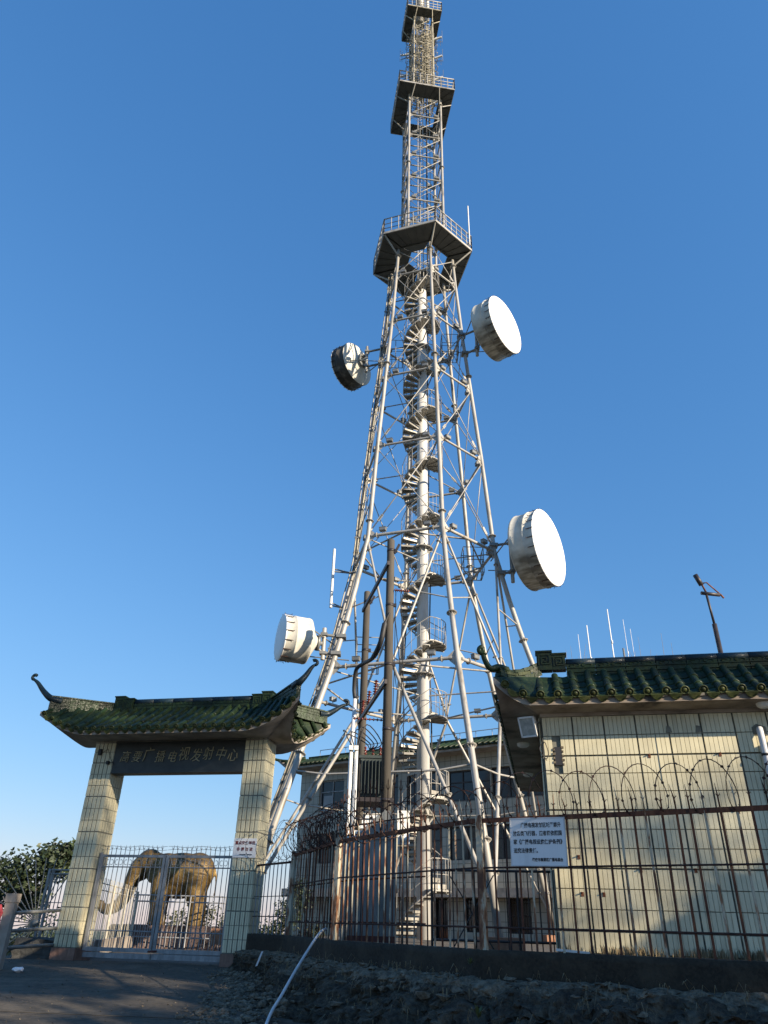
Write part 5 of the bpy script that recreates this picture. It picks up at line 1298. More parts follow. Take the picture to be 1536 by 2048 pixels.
def cross_gear():
    o1 = V3((-.09, -.12, 0)); S = [(10.15, 10.35), (6.86, 6.8)]
    labs = ['upper dark steel brace running between the two concrete poles', 'lower dark steel crossarm carrying brown insulators between the poles']
    for (za, zb), lab in zip(S, labs):
        t = empty('crossarm', P1.lerp(P2, .5) + UP * za, lab, 'crossarm'); a = P1 + o1 + UP * za; b = P2 + o1 + UP * zb; d = (b - a)
        m = MB(); m.bar(a - d * .05, b + d * .05, .07, .11); m.obj('beam', 'darkmetal', t)
        if za < 8:
            for s in (.35, .62, .88):
                m = MB(); p = a + d * s + UP * .07; insul(m, p, p + UP * .42 + V3((.03, 0, 0)), .065, 6); m.obj('insulator', 'insulator', t)
    for z, (ex, ez), lab in ((9.45, (.62, -.02), 'red ribbed insulator arm near the top of the nearer pole'), (8.4, (.35, .0), None)):
        if lab:
            t = empty('insulator_string', P1 + UP * z, lab, 'insulator'); m = MB(); insul(m, P1 + V3((.12, -.05, z)), P1 + V3((ex - .1, -.1, z - .05)), .045, 7); m.obj('sheds', 'insulator', t)
    for z, lab in ((6.0, 'lower red insulator string between the concrete poles'), (5.75, None), (7.6, None)):
        if lab:
            t = empty('insulator_string', P1.lerp(P2, .4) + UP * z, lab, 'insulator'); m = MB(); insul(m, P1 + V3((-.1, .1, z)), P1 + V3((-.85, .2, z + .05)), .035, 8); m.obj('sheds', 'insulator', t)
    m = MB(); m.tube(smooth_path([P1 + V3((.0, -.14, 8.75)), P1 + V3((-.12, -.12, 8.45)), P1 + V3((-.22, -.05, 7.95)), P1 + V3((-.42, .6, 7.75)), P1 + V3((-.68, 1.4, 7.85)), P1 + V3((-.88, 1.7, 7.75)), P1 + V3((-.92, 1.9, 7.3)), P1 + V3((-.88, 1.9, 7.0))], 6), [.03] * 6 + [.07] * 12 + [.055] * 25, 8)
    tag(m.obj('black_cable', 'black', None, None, P1 + UP * 8.4), 'thick black cable looping from the nearer pole into a white conduit', 'cable')
    m = MB(); m.tube([P1 + V3((-.88, 1.9, 7.0)), P1 + V3((-.93, 1.9, 5.2)), P1 + V3((-.95, 1.9, 1.2))], .055, 10); tag(m.obj('white_conduit', 'pvc', None, None, P1 + V3((-.9, 1.9, 1.2))), 'white plastic conduit rising left of the dark poles', 'conduit')
    for q, (p, e) in enumerate(((P1 + V3((.16, -.05, 9.5)), V3((.32, 20.5, 4.2))), (P1 + V3((.16, -.05, 8.55)), V3((.75, 20.5, 6.6))), (P1 + V3((.3, -.05, 9.3)), V3((.7, 20, 5.4))), (P1 + V3((.1, 0, 7.6)), V3((.55, 22, 7.9))))):
        m = MB(); mid = p.lerp(e, .5) + V3((.03, 0, -.25)); m.tube(smooth_path([p, mid, e], 6), .011, 5)
        tag(m.obj('drop_wire', 'black', None, None, p), ('longest thin black wire dropping from the nearer pole to the ducts', 'thin black wire running from the nearer pole toward the spiral stair', 'thin black wire just right of the nearer concrete pole', 'short black wire leaving the nearer pole toward the rear')[q], 'wire', 'drop wires by the pole')
    # transformer on a platform between the poles
    t = empty('transformer', (-.05, 19.9, 4.2), 'dark green finned power transformer mounted between the concrete poles', 'transformer')
    m = MB(); m.box((-.12, 20, 4.9), .62, .8, .95); m.box((-.12, 20, 5.41), .70, .86, .07); m.obj('tank', 'transformer', t)
    for k in range(7):
        m = MB(); m.box((-.39 + k * .09, 19.5, 4.9), .018, .2, .85); m.obj('fin', 'transformer', t)
    for k in range(3):
        m = MB(); insul(m, V3((-.32 + .2 * k, 20, 5.45)), V3((-.32 + .2 * k, 20, 5.75)), .05, 4); m.obj('bushing', 'insulator', t)
    m = MB(); m.box((-.1, 20, 4.34), .95, 1.1, .10); m.obj('cradle', 'darkmetal', t)
    for a, lab in ((-.62, 'left of two white cable ducts beside the transformer'), (-.50, 'right of two white cable ducts beside the transformer')):
        m = MB(); m.tube([(a, 17.6, 5.15), (a, 17.6, 1.3)], .045, 8); m.box((a, 17.55, 5.2), .1, .1, .1); tag(m.obj('cable_duct', 'white', None, None, (a, 17.6, 1.3)), lab, 'duct')
    m = MB()
    for q in range(5):
        m.tube(smooth_path([V3((-.56 + .02 * q, 17.6, 5.2)), V3((-.75 + .12 * q, 17.7, 5.55 + .06 * q)), V3((-.3 + .1 * q, 18.4, 5.5)), V3((-.2, 19.2, 5.5))], 5), .014, 5)
    tag(m.obj('looped_cables', 'black', None, None, (-.5, 17.6, 5.4)), 'bunch of dark looped cables at the top of the white ducts', 'cables')
    c = empty('power_cabinet', (0, 16.4, 1.2), 'grey white metal power cabinet with sloping louvred roof behind the fence', 'cabinet')
    m = MB(); m.box((-.05, 16.6, 2.25), .95, .7, 1.75); m.obj('body', 'steel_dark', c)
    m = MB(); m.box((-.05, 16.6, 1.25), .98, .72, .3); m.obj('base', 'pink_wall', c)
    for k in range(5):
        m = MB(); m.box((.03 - .03 * k, 16.28, 3.55 - k * .10), .5 + .07 * k, .06, .06); m.obj('louvre', 'white', c)
    m = MB(); m.prism([V3((-.45, 16.22, 3.12)), V3((.42, 16.22, 3.12)), V3((.32, 16.22, 3.66)), V3((.2, 16.22, 3.70))], V3((0, .7, 0))); m.obj('sloping_roof', 'steel_dark', c)
    c = empty('meter_box', (.66, 19, 2.2), 'small white meter box on the post beside the spiral stair', 'box')
    m = MB(); m.box((.68, 19, 3.65), .30, .2, .75); m.obj('body', 'white', c); m = MB(); m.lathe([(.09, 0), (.09, .04), (.02, .06)], (.68, 18.9, 3.4), (0, -1, 0), 12, False, True); m.obj('dial', 'pvc', c)
    m = MB(); m.tube([(.68, 19.1, 1.2), (.68, 19.1, 4.2)], .03, 6); m.obj('post', 'steel_dark', c)
cross_gear()
def inner_railing():
    t = empty('black_railing', (2.4, 12.2, 1.2), 'low black railing with crossed braces in front of the tower foot', 'railing'); a, b = V3((.9, 12.6, 0)), V3((3.15, 12.2, 0))
    for z in (2.36, 1.42): rod('rail', a + UP * z, b + UP * z, .018, 'darkmetal', t, 6)
    n = 15
    for k in range(n): rod('bar', a.lerp(b, k / (n - 1)) + UP * 1.2, a.lerp(b, k / (n - 1)) + UP * 2.36, .009 if k % 4 else .02, 'darkmetal', t, 5)
    for s0, s1 in ((.12, .42),):
        rod('cross_brace', a.lerp(b, s0) + UP * 1.25, a.lerp(b, s1) + UP * 2.3, .01, 'darkmetal', t, 5); rod('cross_brace', a.lerp(b, s1) + UP * 1.25, a.lerp(b, s0) + UP * 2.3, .01, 'darkmetal', t, 5)
inner_railing()

# ------------------------------------------------------------------ transmitter building behind the mast
BA = R(-35); BE = V3((math.cos(BA), math.sin(BA), 0)); BAW = V3((-math.sin(BA), math.cos(BA), 0)); B0 = V3((-3.96, 40, 0))
def bp(s, v, z): return B0 + BE * s + BAW * v + UP * z
def building():
    b = empty('transmitter_building', bp(8, 4, .9), 'pale tiled three storey building with green eaves behind the mast', 'building')
    def uvbox(name, s0, s1, v0, v1, z0, z1, mat):
        m = MB(); m.box(bp((s0 + s1) / 2, (v0 + v1) / 2, (z0 + z1) / 2), s1 - s0, v1 - v0, z1 - z0, BE, BAW, UP); o = m.obj(name, mat, b)
        me = o.data; uv = me.uv_layers.new(name='UVMap')
        for p in me.polygons:
            for li in p.loop_indices:
                co = me.vertices[me.loops[li].vertex_index].co - B0; s, v, z = co.dot(BE), co.dot(BAW), co.z
                uv.data[li].uv = (v, z) if abs(p.normal.dot(BE)) > .7 else (s, z)
        return o
    wall = uvbox('wall', 0, 22, .25, 10, .3, 8.6, 'facade')
    # facade layer pieces leave the window openings as real recesses
    wins = [(1.26, 2.84, 6.5, 7.95), (3.6, 6.1, 6.5, 7.9), (6.6, 8.5, 6.5, 7.9), (8.8, 11.0, 6.5, 7.82), (11.05, 13.5, 6.5, 7.82), (1.3, 2.9, 4.1, 5.45), (3.7, 6.1, 4.1, 5.45), (6.6, 8.5, 4.1, 5.45), (8.8, 12.3, 4.1, 5.45), (12.5, 15, 4.1, 5.45),
            (2.2, 3.4, 1.4, 2.6), (4.6, 5.8, 1.4, 2.6), (8.05, 8.7, .9, 2.62), (9.5, 10.5, 1.4, 2.62), (11.5, 12.55, 1.4, 2.62), (13.6, 14.6, 1.4, 2.62)]
    bands = [(.3, 2.64, [w_ for w_ in wins if w_[3] < 3]), (3.0, 5.46, [w_ for w_ in wins if 3 < w_[3] < 6]), (5.46, 8.6, [w_ for w_ in wins if w_[3] > 6])]
    for z0, z1, ws in bands:
        ws = sorted(ws); s = 0.0
        for (a, c, wa_, wb) in ws + [(22, 22, 0, 0)]:
            if a > s + .01: uvbox('facade_panel', s, a, 0, .25, z0, z1, 'facade')
            if c > a:
                if wa_ > z0 + .02: uvbox('facade_panel', a, c, 0, .25, z0, wa_, 'facade')
                if wb < z1 - .02: uvbox('facade_panel', a, c, 0, .25, wb, z1, 'facade')
            s = c
    m = MB(); m.box(bp(11, -.3, 2.82), 22, 1.1, .34, BE, BAW, UP); m.obj('canopy', 'gate_concrete', b)
    for wi, (a, c, z0, z1) in enumerate(wins):
        m = MB()
        for z in (z0 + .03, z1 - .03): m.box(bp((a + c) / 2, .16, z), c - a, .06, .06, BE, BAW, UP)
        n = max(2, round((c - a) / .8))
        for k in range(n + 1): m.box(bp(lerp(a + .03, c - .03, k / n), .16, (z0 + z1) / 2), .05, .06, z1 - z0 - .1, BE, BAW, UP)
        if z1 - z0 > 1.3: m.box(bp((a + c) / 2, .16, z0 + (z1 - z0) * .62), c - a, .05, .05, BE, BAW, UP)
        w_ = m.obj('window', 'grey_paint' if wi == 0 else 'darkmetal', b)
        for k in range(n):
            m = MB(); m.box(bp(lerp(a, c, (k + .5) / n), .19, (z0 + z1) / 2), (c - a) / n - .05, .02, z1 - z0 - .08, BE, BAW, UP); m.obj('pane', 'glass', w_)
        if wi == 0:
            m = MB(); m.box(bp(a + .5, .172, z0 + .42), .62, .012, .62, BE, BAW, UP); m.obj('blind', 'glass_blind', w_)
        if z1 < 3:
            m = MB()
            for k in range(int((c - a) / .11)): m.tube([bp(a + .06 + k * .11, .06, z0), bp(a + .06 + k * .11, .06, z1)], .012, 4)
            for z in frange(z0 + .15, z1 - .15, 3): m.tube([bp(a, .06, z), bp(c, .06, z)], .012, 4)
            m.obj('grille', 'darkmetal', w_)
    # pent roof of green tiles
    m = MB(); EV = [(s, -.85, 8.52 + .45 * max(0, (.3 - s) / 1.3) ** 2) for s in [-1.0, -.7, -.4, -.1, .3, 1, 5, 10, 22.5]]
    E_ = [bp(*p) for p in EV]; T_ = [bp(max(s, .1 if s < 1 else s), .25, 9.12) for s, _, _ in EV]; I_ = [bp(max(s, 0), 0, 8.5) for s, _, _ in EV]
    ruled(m, E_, I_); ruled(m, E_, [p + UP * .10 for p in E_], False); ruled(m, [p + UP * .10 for p in E_], T_)
    L_ = [bp(-1.0 + .3 * min(1, v * 2), v - .85, 8.52 + .45 * max(0, 1 - v) ** 2) for v in (0, .3, .6, 1, 3, 8)]; ruled(m, L_, [bp(0, max(0, v - .85), 8.5) for v in (0, .3, .6, 1, 3, 8)]); ruled(m, [p + UP * .1 for p in L_], [bp(.1, max(.25, v - .85), 9.12) for v in (0, .3, .6, 1, 3, 8)]); ruled(m, L_, [p + UP * .1 for p in L_], False)
    m.obj('eave_slab', 'gate_concrete', b)
    tm = MB(); tm.tube([(0, 0, 0), (0, 1.0, 0)], .075, 7); tme = tm.mesh('tile_row', 'green'); pm = MB(); pm.box((0, .5, -.01), .30, 1.04, .03); pme = pm.mesh('pan_row', 'green')
    for k in range(78):
        s = -.72 + .29 * k; e = bp(s, -.90, 8.66 + .45 * max(0, (.3 - s) / 1.3) ** 2); t = bp(max(s, lerp(.1, s, .5)) if s < .1 else s, .22 if s > -.2 else -.2, 9.10 if s > -.2 else 9.0); y = (e - t); L = y.length; y = y / L; x = (BE - y * BE.dot(y)).normalized(); z = x.cross(y)
        if z.z < 0: x = -x; z = x.cross(y)
        inst('tile_row', tme, frameM(t + z * .03, x, y * L, z), b); inst('pan_row', pme, frameM(t + x * .145, x, y * L, z), b)
    m = MB(); m.bar(bp(.2, .3, 9.16), bp(22, .3, 9.16), .16, .24); m.obj('ridge', 'green', b)
    m = MB(); horn_curve([bp(.1, .1, 9.2), bp(-.5, -.45, 9.0), bp(-1.05, -.9, 9.06), bp(-1.35, -1.1, 9.22)], .12, .05, m, .08); m.obj('horn', 'green', b)
    m = MB()
    for z, r in ((10.0, .02), (9.7, .014)): m.tube([bp(.5, .8, z - .3), bp(22, .8, z - .3)], r, 5)
    for k in range(26): m.tube([bp(.5 + k * .86, .8, 9.0), bp(.5 + k * .86, .8, 9.7)], .015, 5)
    m.obj('roof_railing', 'steel', b)
    m = MB(); m.lathe([(.55, 0), (.55, .9), (.45, 1.05), (.1, 1.12)], bp(12.9, 2.5, 9.0), UP, 18, False, True); tag(m.obj('water_tank', 'white', None, None, bp(12.9, 2.5, 9)), 'pale water tank on the roof of the building behind the mast', 'tank')
    m = MB(); m.box(bp(13.6, 1.8, 9.45), 1.1, .8, .9, BE, BAW, UP)
    for k in range(5): m.box(bp(13.6, 1.39, 9.15 + k * .14), .9, .02, .05, BE, BAW, UP)
    tag(m.obj('air_conditioner', 'steel_dark', None, None, bp(13.6, 1.8, 9)), 'dark air conditioning unit on the far roof beside the tank', 'air conditioner')
building()

# ------------------------------------------------------------------ golden elephant statue
def elephant():
    ex, ey, ez = -6.42, 27.0, 1.40; m = MB(); parts = []
    def P(a, b, c): return V3((ex - a, ey + b, ez + c))      # a: towards the head
    def ell(c, rx, ry, rz, n=14, rot=0.0):
        vs = []; fs = []
        for i in range(n + 1):
            th = math.pi * i / n
            for k in range(n):
                p = 2 * math.pi * k / n; x, y, z = rx * math.cos(th), ry * math.sin(th) * math.cos(p), rz * math.sin(th) * math.sin(p)
                vs.append(c + V3((x * math.cos(rot) - z * math.sin(rot), y, x * math.sin(rot) + z * math.cos(rot))))
        for i in range(n):
            for k in range(n): fs.append((i * n + k, i * n + (k + 1) % n, (i + 1) * n + (k + 1) % n, (i + 1) * n + k))
        m.add(vs, fs)
    ell(P(.0, 0, 1.50), 1.04, .60, .66); ell(P(-.52, 0, 1.58), .56, .54, .60); ell(P(.52, 0, 1.58), .56, .50, .56); ell(P(.05, 0, 1.25), .8, .50, .50)
    ell(P(1.16, 0, 1.84), .40, .34, .40); ell(P(1.10, 0, 2.06), .26, .26, .18); ell(P(.88, 0, 1.74), .42, .36, .40); ell(P(1.32, 0, 1.58), .20, .22, .28)
    for sd in (-1, 1):
        m.tube([P(.60, sd * .27, 1.5), P(.62, sd * .28, .95), P(.60, sd * .28, .5), P(.60, sd * .28, .12), P(.61, sd * .28, 0)], [.33, .27, .22, .215, .235], 12)
        m.tube([P(-.58, sd * .27, 1.5), P(-.52, sd * .29, 1.0), P(-.66, sd * .29, .55), P(-.66, sd * .29, .14), P(-.65, sd * .29, 0)], [.42, .34, .23, .215, .235], 12)
        m.tube([P(1.30, sd * .14, 1.5), P(1.36, sd * .15, 1.42)], .07, 8)
    m.tube(smooth_path([P(1.30, 0, 1.86), P(1.50, 0, 1.66), P(1.60, 0, 1.36), P(1.68, 0, 1.02), P(1.84, 0, .66), P(2.08, 0, .46), P(2.34, 0, .42), P(2.52, 0, .54), P(2.52, 0, .68)], 5), [.29 - .0044 * i for i in range(41)], 12)
    m.tube([P(1.22, 0, 1.42), P(1.38, 0, 1.30)], [.13, .07], 8)
    m.tube(smooth_path([P(-1.05, 0, 1.72), P(-1.16, 0, 1.4), P(-1.16, 0, .95), P(-1.12, 0, .66)], 5), [.05 - .002 * i for i in range(16)], 6)
    me = m.mesh('body', 'gold'); o = bpy.data.objects.new('tmp_elephant', me); COL.objects.link(o)
    md = o.modifiers.new('r', 'REMESH'); md.mode = 'VOXEL'; md.voxel_size = .035; md.use_smooth_shade = True
    ms = o.modifiers.new('s', 'SMOOTH'); ms.iterations = 6; ms.factor = .5
    dg = bpy.context.evaluated_depsgraph_get(); me2 = bpy.data.meshes.new_from_object(o.evaluated_get(dg)); bpy.data.objects.remove(o)
    me2.name = 'body'; me2.materials.clear(); me2.materials.append(MT['gold']); me2.polygons.foreach_set('use_smooth', [True] * len(me2.polygons))
    t = empty('elephant_statue', P(0, 0, 0), 'golden elephant statue in profile seen through the gate bars', 'statue'); inst('body', me2, Matrix.Identity(4), t)
    for sd in (-1, 1):
        q = MB(); n = 10; c = P(.92, sd * .36, 1.72); pts = []
        for k in range(n): a = 2 * math.pi * k / n; pts.append(c + V3((.30 * math.cos(a) + .10, sd * (.07 + .10 * math.cos(a)), .38 * math.sin(a) - (.16 if math.sin(a) < 0 else 0))))
        q.prism(pts, V3((0, sd * .035, 0))); q.obj('ear', 'gold', t)
        q = MB(); q.tube(smooth_path([P(1.36, sd * .16, 1.42), P(1.52, sd * .2, 1.26), P(1.66, sd * .2, 1.22)], 4), [.05 - .004 * i for i in range(9)], 8); q.obj('tusk', 'ivory', t)
        q = MB(); q.lathe([(.0, .02), (.03, .01), (.035, 0)], P(1.40, sd * .27, 1.86), (0, sd, 0), 8, True); q.obj('eye', 'ink', t)
    for a in (.6, -.58):
        for sd in (-1, 1):
            q = MB(); q.tube([P(a, sd * .28, .78), P(a, sd * .28, .86)], .25 if a > 0 else .29, 12); q.obj('leg_band', 'gold', t)
    # rocky plinth
    q = MB(); bm = bmesh.new(); bmesh.ops.create_cube(bm, size=1); bmesh.ops.subdivide_edges(bm, edges=bm.edges, cuts=9, use_grid_fill=True)
    vs = []
    for v in bm.verts:
        p = V3((ex + .1 + v.co.x * 3.5, ey - .1 + v.co.y * 2.4, ez - .30 + v.co.z * .62)); d = .12 * (nz(p, 1.6, 2) + .5 * nz(p, 4, 7)) * (0.25 if v.co.z > .45 else 1); vs.append(p + V3((v.co.x, v.co.y, .1)) * d * 2)
    q.add(vs, [tuple(v.index for v in f.verts) for f in bm.faces]); bm.free()
    tag(q.obj('rock_plinth', 'rock', None, None, P(0, 0, -.6)), 'low reddish rock plinth under the golden elephant', 'plinth')
elephant()
def rail_behind():
    t = empty('balustrade', (-6.1, 25.3, .85), 'grey metal balustrade round the elephant plinth behind the gate', 'railing'); A, B, C_ = V3((-7.45, 25.5, 0)), V3((-4.75, 25.3, 0)), V3((-4.0, 27.8, 0))
    for P_, Q_, n in ((A, B, 18), (B, C_, 12)):
        for z in (2.22, 2.05, 1.10): rod('rail', P_ + UP * z, Q_ + UP * z, .02, 'grey_paint', t, 6)
        for k in range(n + 1): p = P_.lerp(Q_, k / n); rod('bar', p + UP * .85, p + UP * 2.22, .022 if k % 6 == 0 else .010, 'grey_paint', t, 5)
    f = empty('side_fence', (-6.4, 20, .85), 'pale iron side fence leading back from the gate to the elephant', 'fence'); A, B = V3((-6.28, 18.6, 0)), V3((-7.25, 25.2, 0))
    for z in (2.28, 2.14, 1.05): rod('rail', A + UP * z, B + UP * z, .012, 'side_paint', f, 6)
    for k in range(31): p = A.lerp(B, k / 30); rod('bar', p + UP * .9, p + UP * (2.40 if k % 10 else 2.30), .0075 if k % 10 else .03, 'side_paint', f, 6)
    w_ = MB(); w_.box(A.lerp(B, .5) + UP * .98, .16, 6.7, .30, V3((.99, .145, 0)), V3((-.145, .99, 0))); tag(w_.obj('low_wall', 'concrete', None, None, A + UP * .85), 'low concrete kerb wall under the pale side fence', 'wall')
rail_behind()

# ------------------------------------------------------------------ left edge: concrete post, rails, wheel-shaped guard
def left_edge():
    t = empty('concrete_post', (-6.5, 15, .7), 'grey concrete railing post at the left edge of the road', 'post')
    m = MB(); m.box((-6.57, 15.0, 1.25), .17, .17, 1.15); m.obj('shaft', 'gate_concrete', t); m = MB(); m.box((-6.57, 15, 1.86), .20, .20, .14); m.obj('cap', 'gate_concrete', t)
    f = empty('rail_barrier', (-6.3, 16, 1.0), 'three dark horizontal rails between the concrete post and left gate pillar', 'barrier'); A, B = V3((-6.5, 15.05, 0)), V3((-6.62, 17.0, 0))
    B = gp(-.02, .1, 0)
    for z0, z1 in ((1.62, 1.70), (1.34, 1.38), (1.08, 1.08)): rod('rail', A + UP * z0, B + UP * z1, .03, 'steel_dark', f, 8)
    s = empty('wheel_guard', (-7.1, 17.5, 1.46), 'half wheel of radiating iron spokes guarding the fence end on the left', 'guard'); c = V3((-7.12, 17.6, 1.45))
    for k in range(19):
        a = R(62 + k * 10.5); L = 1.25 if 62 + k * 10.5 < 230 else .95; rod('spoke', c + V3((math.cos(a) * .05, 0, math.sin(a) * .05)), c + V3((math.cos(a) * L, .0, math.sin(a) * L)), .011, 'steel_dark', s, 5)
    m = MB(); m.lathe([(.07, -.03), (.07, .03), (.02, .04)], c, (0, -1, 0), 12, True, True); m.obj('hub', 'steel_dark', s)
    f = empty('left_fence', (-7.4, 18.3, 1.0), 'grey bar fence panel behind the left gate pillar', 'fence'); A, B = V3((-7.42, 18.5, 0)), V3((-6.35, 18.2, 0))
    for sgn in (0, .09): boxo('post', A + V3((sgn, 0, 1.72)), .05, .06, 1.62, 'grey_paint', f)
    for z in (2.50, 2.42, 1.05, 1.85): rod('rail', A + UP * z, B + UP * z, .02 if z > 2 else .008, 'steel_dark', f, 6)
    for k in range(11): p = A.lerp(B, (k + 1) / 11); rod('bar', p + UP * .9, p + UP * 2.45, .011, 'grey_paint', f, 6)
    m = MB(); bm = bmesh.new(); bmesh.ops.create_cube(bm, size=1); bmesh.ops.subdivide_edges(bm, edges=bm.edges, cuts=5, use_grid_fill=True)
    m.add([V3((-6.92 + v.co.x * .85, 17.75 + v.co.y * .9, .86 + v.co.z * .62)) + V3((.08, .08, .05)) * nz(v.co, 3, 4) for v in bm.verts], [tuple(v.index for v in q.verts) for q in bm.faces], False); bm.free()
    tag(m.obj('rubble_block', 'greywall', None, None, (-6.92, 17.7, .6)), 'dark rubble masonry block at the foot of the left gate pillar', 'masonry')
    m = MB(); P_ = [V3((-6.73 + .03 * math.sin(k * 1.9), 14.88 + .02 * math.cos(k * 2.3), 1.74 - .085 * k)) for k in range(7)]
    m.tube(P_, [.03, .06, .075, .065, .07, .05, .03], 8); m.tube([p + V3((.05, .01, -.02)) for p in P_[1:5]], [.02, .04, .04, .015], 6)
    tag(m.obj('red_cloth', 'redcloth', None, None, (-6.75, 14.9, 1.5)), 'red cloth tied round the concrete post at the left edge', 'cloth')
left_edge()
# rubble wall below the short fence, next to the right pillar
def rubble():
    m = MB(); A, B = gp(4.16, .15, 0), FP[1]
    n = 6; t = empty('rubble_wall', A + UP * .8, 'dark rough stone wall between the right gate pillar and the fence corner', 'wall'); rnd = random.Random(6); d = (B - A).normalized(); nr = V3((d.y, -d.x, 0))
    m.box(A.lerp(B, .5) + UP * 1.08 - nr * .16, (B - A).length + .1, .3, .62, d, nr, UP); m.obj('core', 'wallface', t)
    for r_ in range(4):
        s = 0.0; L = (B - A).length
        while s < L - .05:
            w_ = rnd.uniform(.16, .34); w_ = min(w_, L - s)
            q = MB(); q.box(A + d * (s + w_ / 2) + nr * rnd.uniform(-.01, .025) + UP * (.86 + r_ * .15), w_ - .02, .06, .13, d, nr, UP); q.obj('stone', 'greywall', t); s += w_
rubble()

# ------------------------------------------------------------------ street lamp, whips and dry stems on the guard house roof
def street_lamp():
    b = V3((7.92, 16.0, 0)); t = empty('street_lamp', b + UP * 1.2, 'dark thin lamp pole with small head rising behind the guard house roof', 'street lamp')
    lean = V3((-.045, 0, 1)).normalized(); Z0 = 1.2
    def q(h, dx=0.0, dy=0.0): return b + V3((-.10 * max(0, h - 7.2) / 2, 0, h)) + V3((dx, dy, 0))
    m = MB(); m.tube([q(1.2), q(7.95)], .055, 10); m.obj('lower_shaft', 'darkmetal', t)
    m = MB(); m.tube([q(7.95), q(8.78)], .030, 8); m.obj('upper_shaft', 'darkmetal', t)
    m = MB(); m.tube([q(8.78), q(8.98, -.05)], .022, 6); m.obj('neck', 'rust', t)
    m = MB(); m.tube([q(8.95, -.06), q(9.22, -.15)], .06, 10); m.obj('head', 'darkmetal', t)
    m = MB(); m.tube([q(8.74, -.12), q(8.70, .32)], .045, 8); m.obj('crossbar', 'darkmetal', t)
    m = MB(); m.tube([q(9.0, -.02), q(9.02, .08), q(8.72, .34)], .016, 6); m.tube([q(8.72, .34), q(8.62, .40)], .022, 6); m.obj('stay_rod', 'rust', t)
street_lamp()
lab = ['leftmost thin white whip antenna above the guard house roof', 'second white whip antenna from the left above the green ridge', 'tallest white whip antenna with a dark joint above the green ridge', 'thin white whip antenna right of the tallest one', 'short thin white whip antenna beside the dry stems on the roof']
for (x, zt, r, yy), lb in zip(((4.05, 6.85, .009, 14), (4.25, 7.05, .020, 14), (4.72, 7.42, .020, 14), (5.02, 7.2, .008, 14), (5.14, 7.0, .008, 14)), lab):
    m = MB(); r *= .72; m.tube([(x, yy, 4.5), (x - .01, yy, zt)], [r, r * .8], 6); m.tube([(x, yy, zt - .75), (x, yy, zt - .68)], r * 1.3, 6); tag(m.obj('whip_antenna', 'white', None, None, (x, yy, 4.5)), lb, 'antenna')
rnd = random.Random(9)
m = MB(); m.tube([(5.0, 14.2, 4.5), (5.0, 14.2, 6.65)], .02, 6); tag(m.obj('stub_pipe', 'steel_dark', None, None, (5, 14.2, 4.5)), 'short dark stub pipe on the guard house roof', 'pipe')
def stems(spots, label):
    m = MB()
    for (x, y, h, bend) in spots: m.tube(smooth_path([V3((x, y, 4.55)), V3((x + bend * .2, y, 4.55 + h * .55)), V3((x + bend, y + .05, 4.55 + h))], 4), [.009 - .0009 * i for i in range(9)], 4)
    tag(m.obj('dry_stems', 'straw', None, None, (spots[0][0], spots[0][1], 4.55)), label, 'dry plant')
stems([(3.72 + rnd.uniform(-.1, .2), 13.6, rnd.uniform(1.7, 2.3), rnd.uniform(-.05, .35)) for _ in range(6)], 'dry bent grass stems on the roof by the fret ridge block')
stems([(5.0 + rnd.uniform(-.1, .3), 13.6, rnd.uniform(1.7, 2.2), rnd.uniform(-.35, .3)) for _ in range(9)], 'clump of dry arching stems beside the thin whip antennas')
stems([(5.55 + .17 * k, 13.6, 2.25 - .2 * (k % 3), .06) for k in range(3)], 'three upright dry stems on the middle of the roof')
stems([(8.0 + .12 * k, 12.5, 1.8 + .25 * k, -.25 + .2 * k) for k in range(4)], 'dry stems on the roof at the right edge beyond the lamp')

# ------------------------------------------------------------------ trees and bushes
def tree(name, base, clumps, nleaf, ls, mat, label, cat='tree', group=None, seed=1, trunk_r=.12, bfac=.5):
    rnd = random.Random(seed); base = V3(base); t = empty(name, base, label, cat, group); m = MB()
    cs = []
    for (dx, dy, dz, r_) in clumps: cs.append((base + V3((dx, dy, dz)), r_))
    tot = sum(r_ ** 2 for _, r_ in cs); vs = []; fs = []
    for c, r_ in cs:
        n = int(nleaf * r_ ** 2 / tot); twigs = []
        for q in range(max(6, int(n / 14))):
            while True:
                p = V3((rnd.uniform(-1, 1), rnd.uniform(-1, 1), rnd.uniform(-1, 1)))
                if p.length < 1 and p.length > .25: break
            twigs.append(c + p * r_ * (.75 + .45 * nz(c + p * r_, 1.1, seed)))
        for q in range(n):
            tw = rnd.choice(twigs); p = tw + V3((rnd.gauss(0, 1), rnd.gauss(0, 1), rnd.gauss(0, .8))) * (.12 * r_ + .05)
            d = V3((rnd.uniform(-1, 1), rnd.uniform(-1, 1), rnd.uniform(-1, .5))).normalized(); s = ls * rnd.uniform(.6, 1.3)
            x = d.cross(V3((rnd.uniform(-1, 1), rnd.uniform(-1, 1), rnd.uniform(-1, 1)))).normalized() * s * .24; b = len(vs)
            vs += [p, p + d * s * .45 + x, p + d * s, p + d * s * .45 - x]; fs.append((b, b + 1, b + 2, b + 3))
    m.add(vs, fs); m.obj('crown', mat, t)
    m = MB(); top = base + V3((sum(c[0] for c in clumps) / len(clumps), sum(c[1] for c in clumps) / len(clumps), sum(c[2] for c in clumps) / len(clumps)))
    m.tube(smooth_path([base - UP * .3, base.lerp(top, .4) + V3((.06, .05, 0)), top], 4), [trunk_r * (1 - .07 * i) for i in range(9)], 8)
    for c, r_ in cs: m.tube(smooth_path([base.lerp(top, .45), (base.lerp(top, .6) + c) / 2 - UP * .1, c], 3), [trunk_r * bfac * q_ for q_ in (1, .9, .8, .65, .5, .35, .2)], 6)
    m.obj('trunk', 'bark', t)
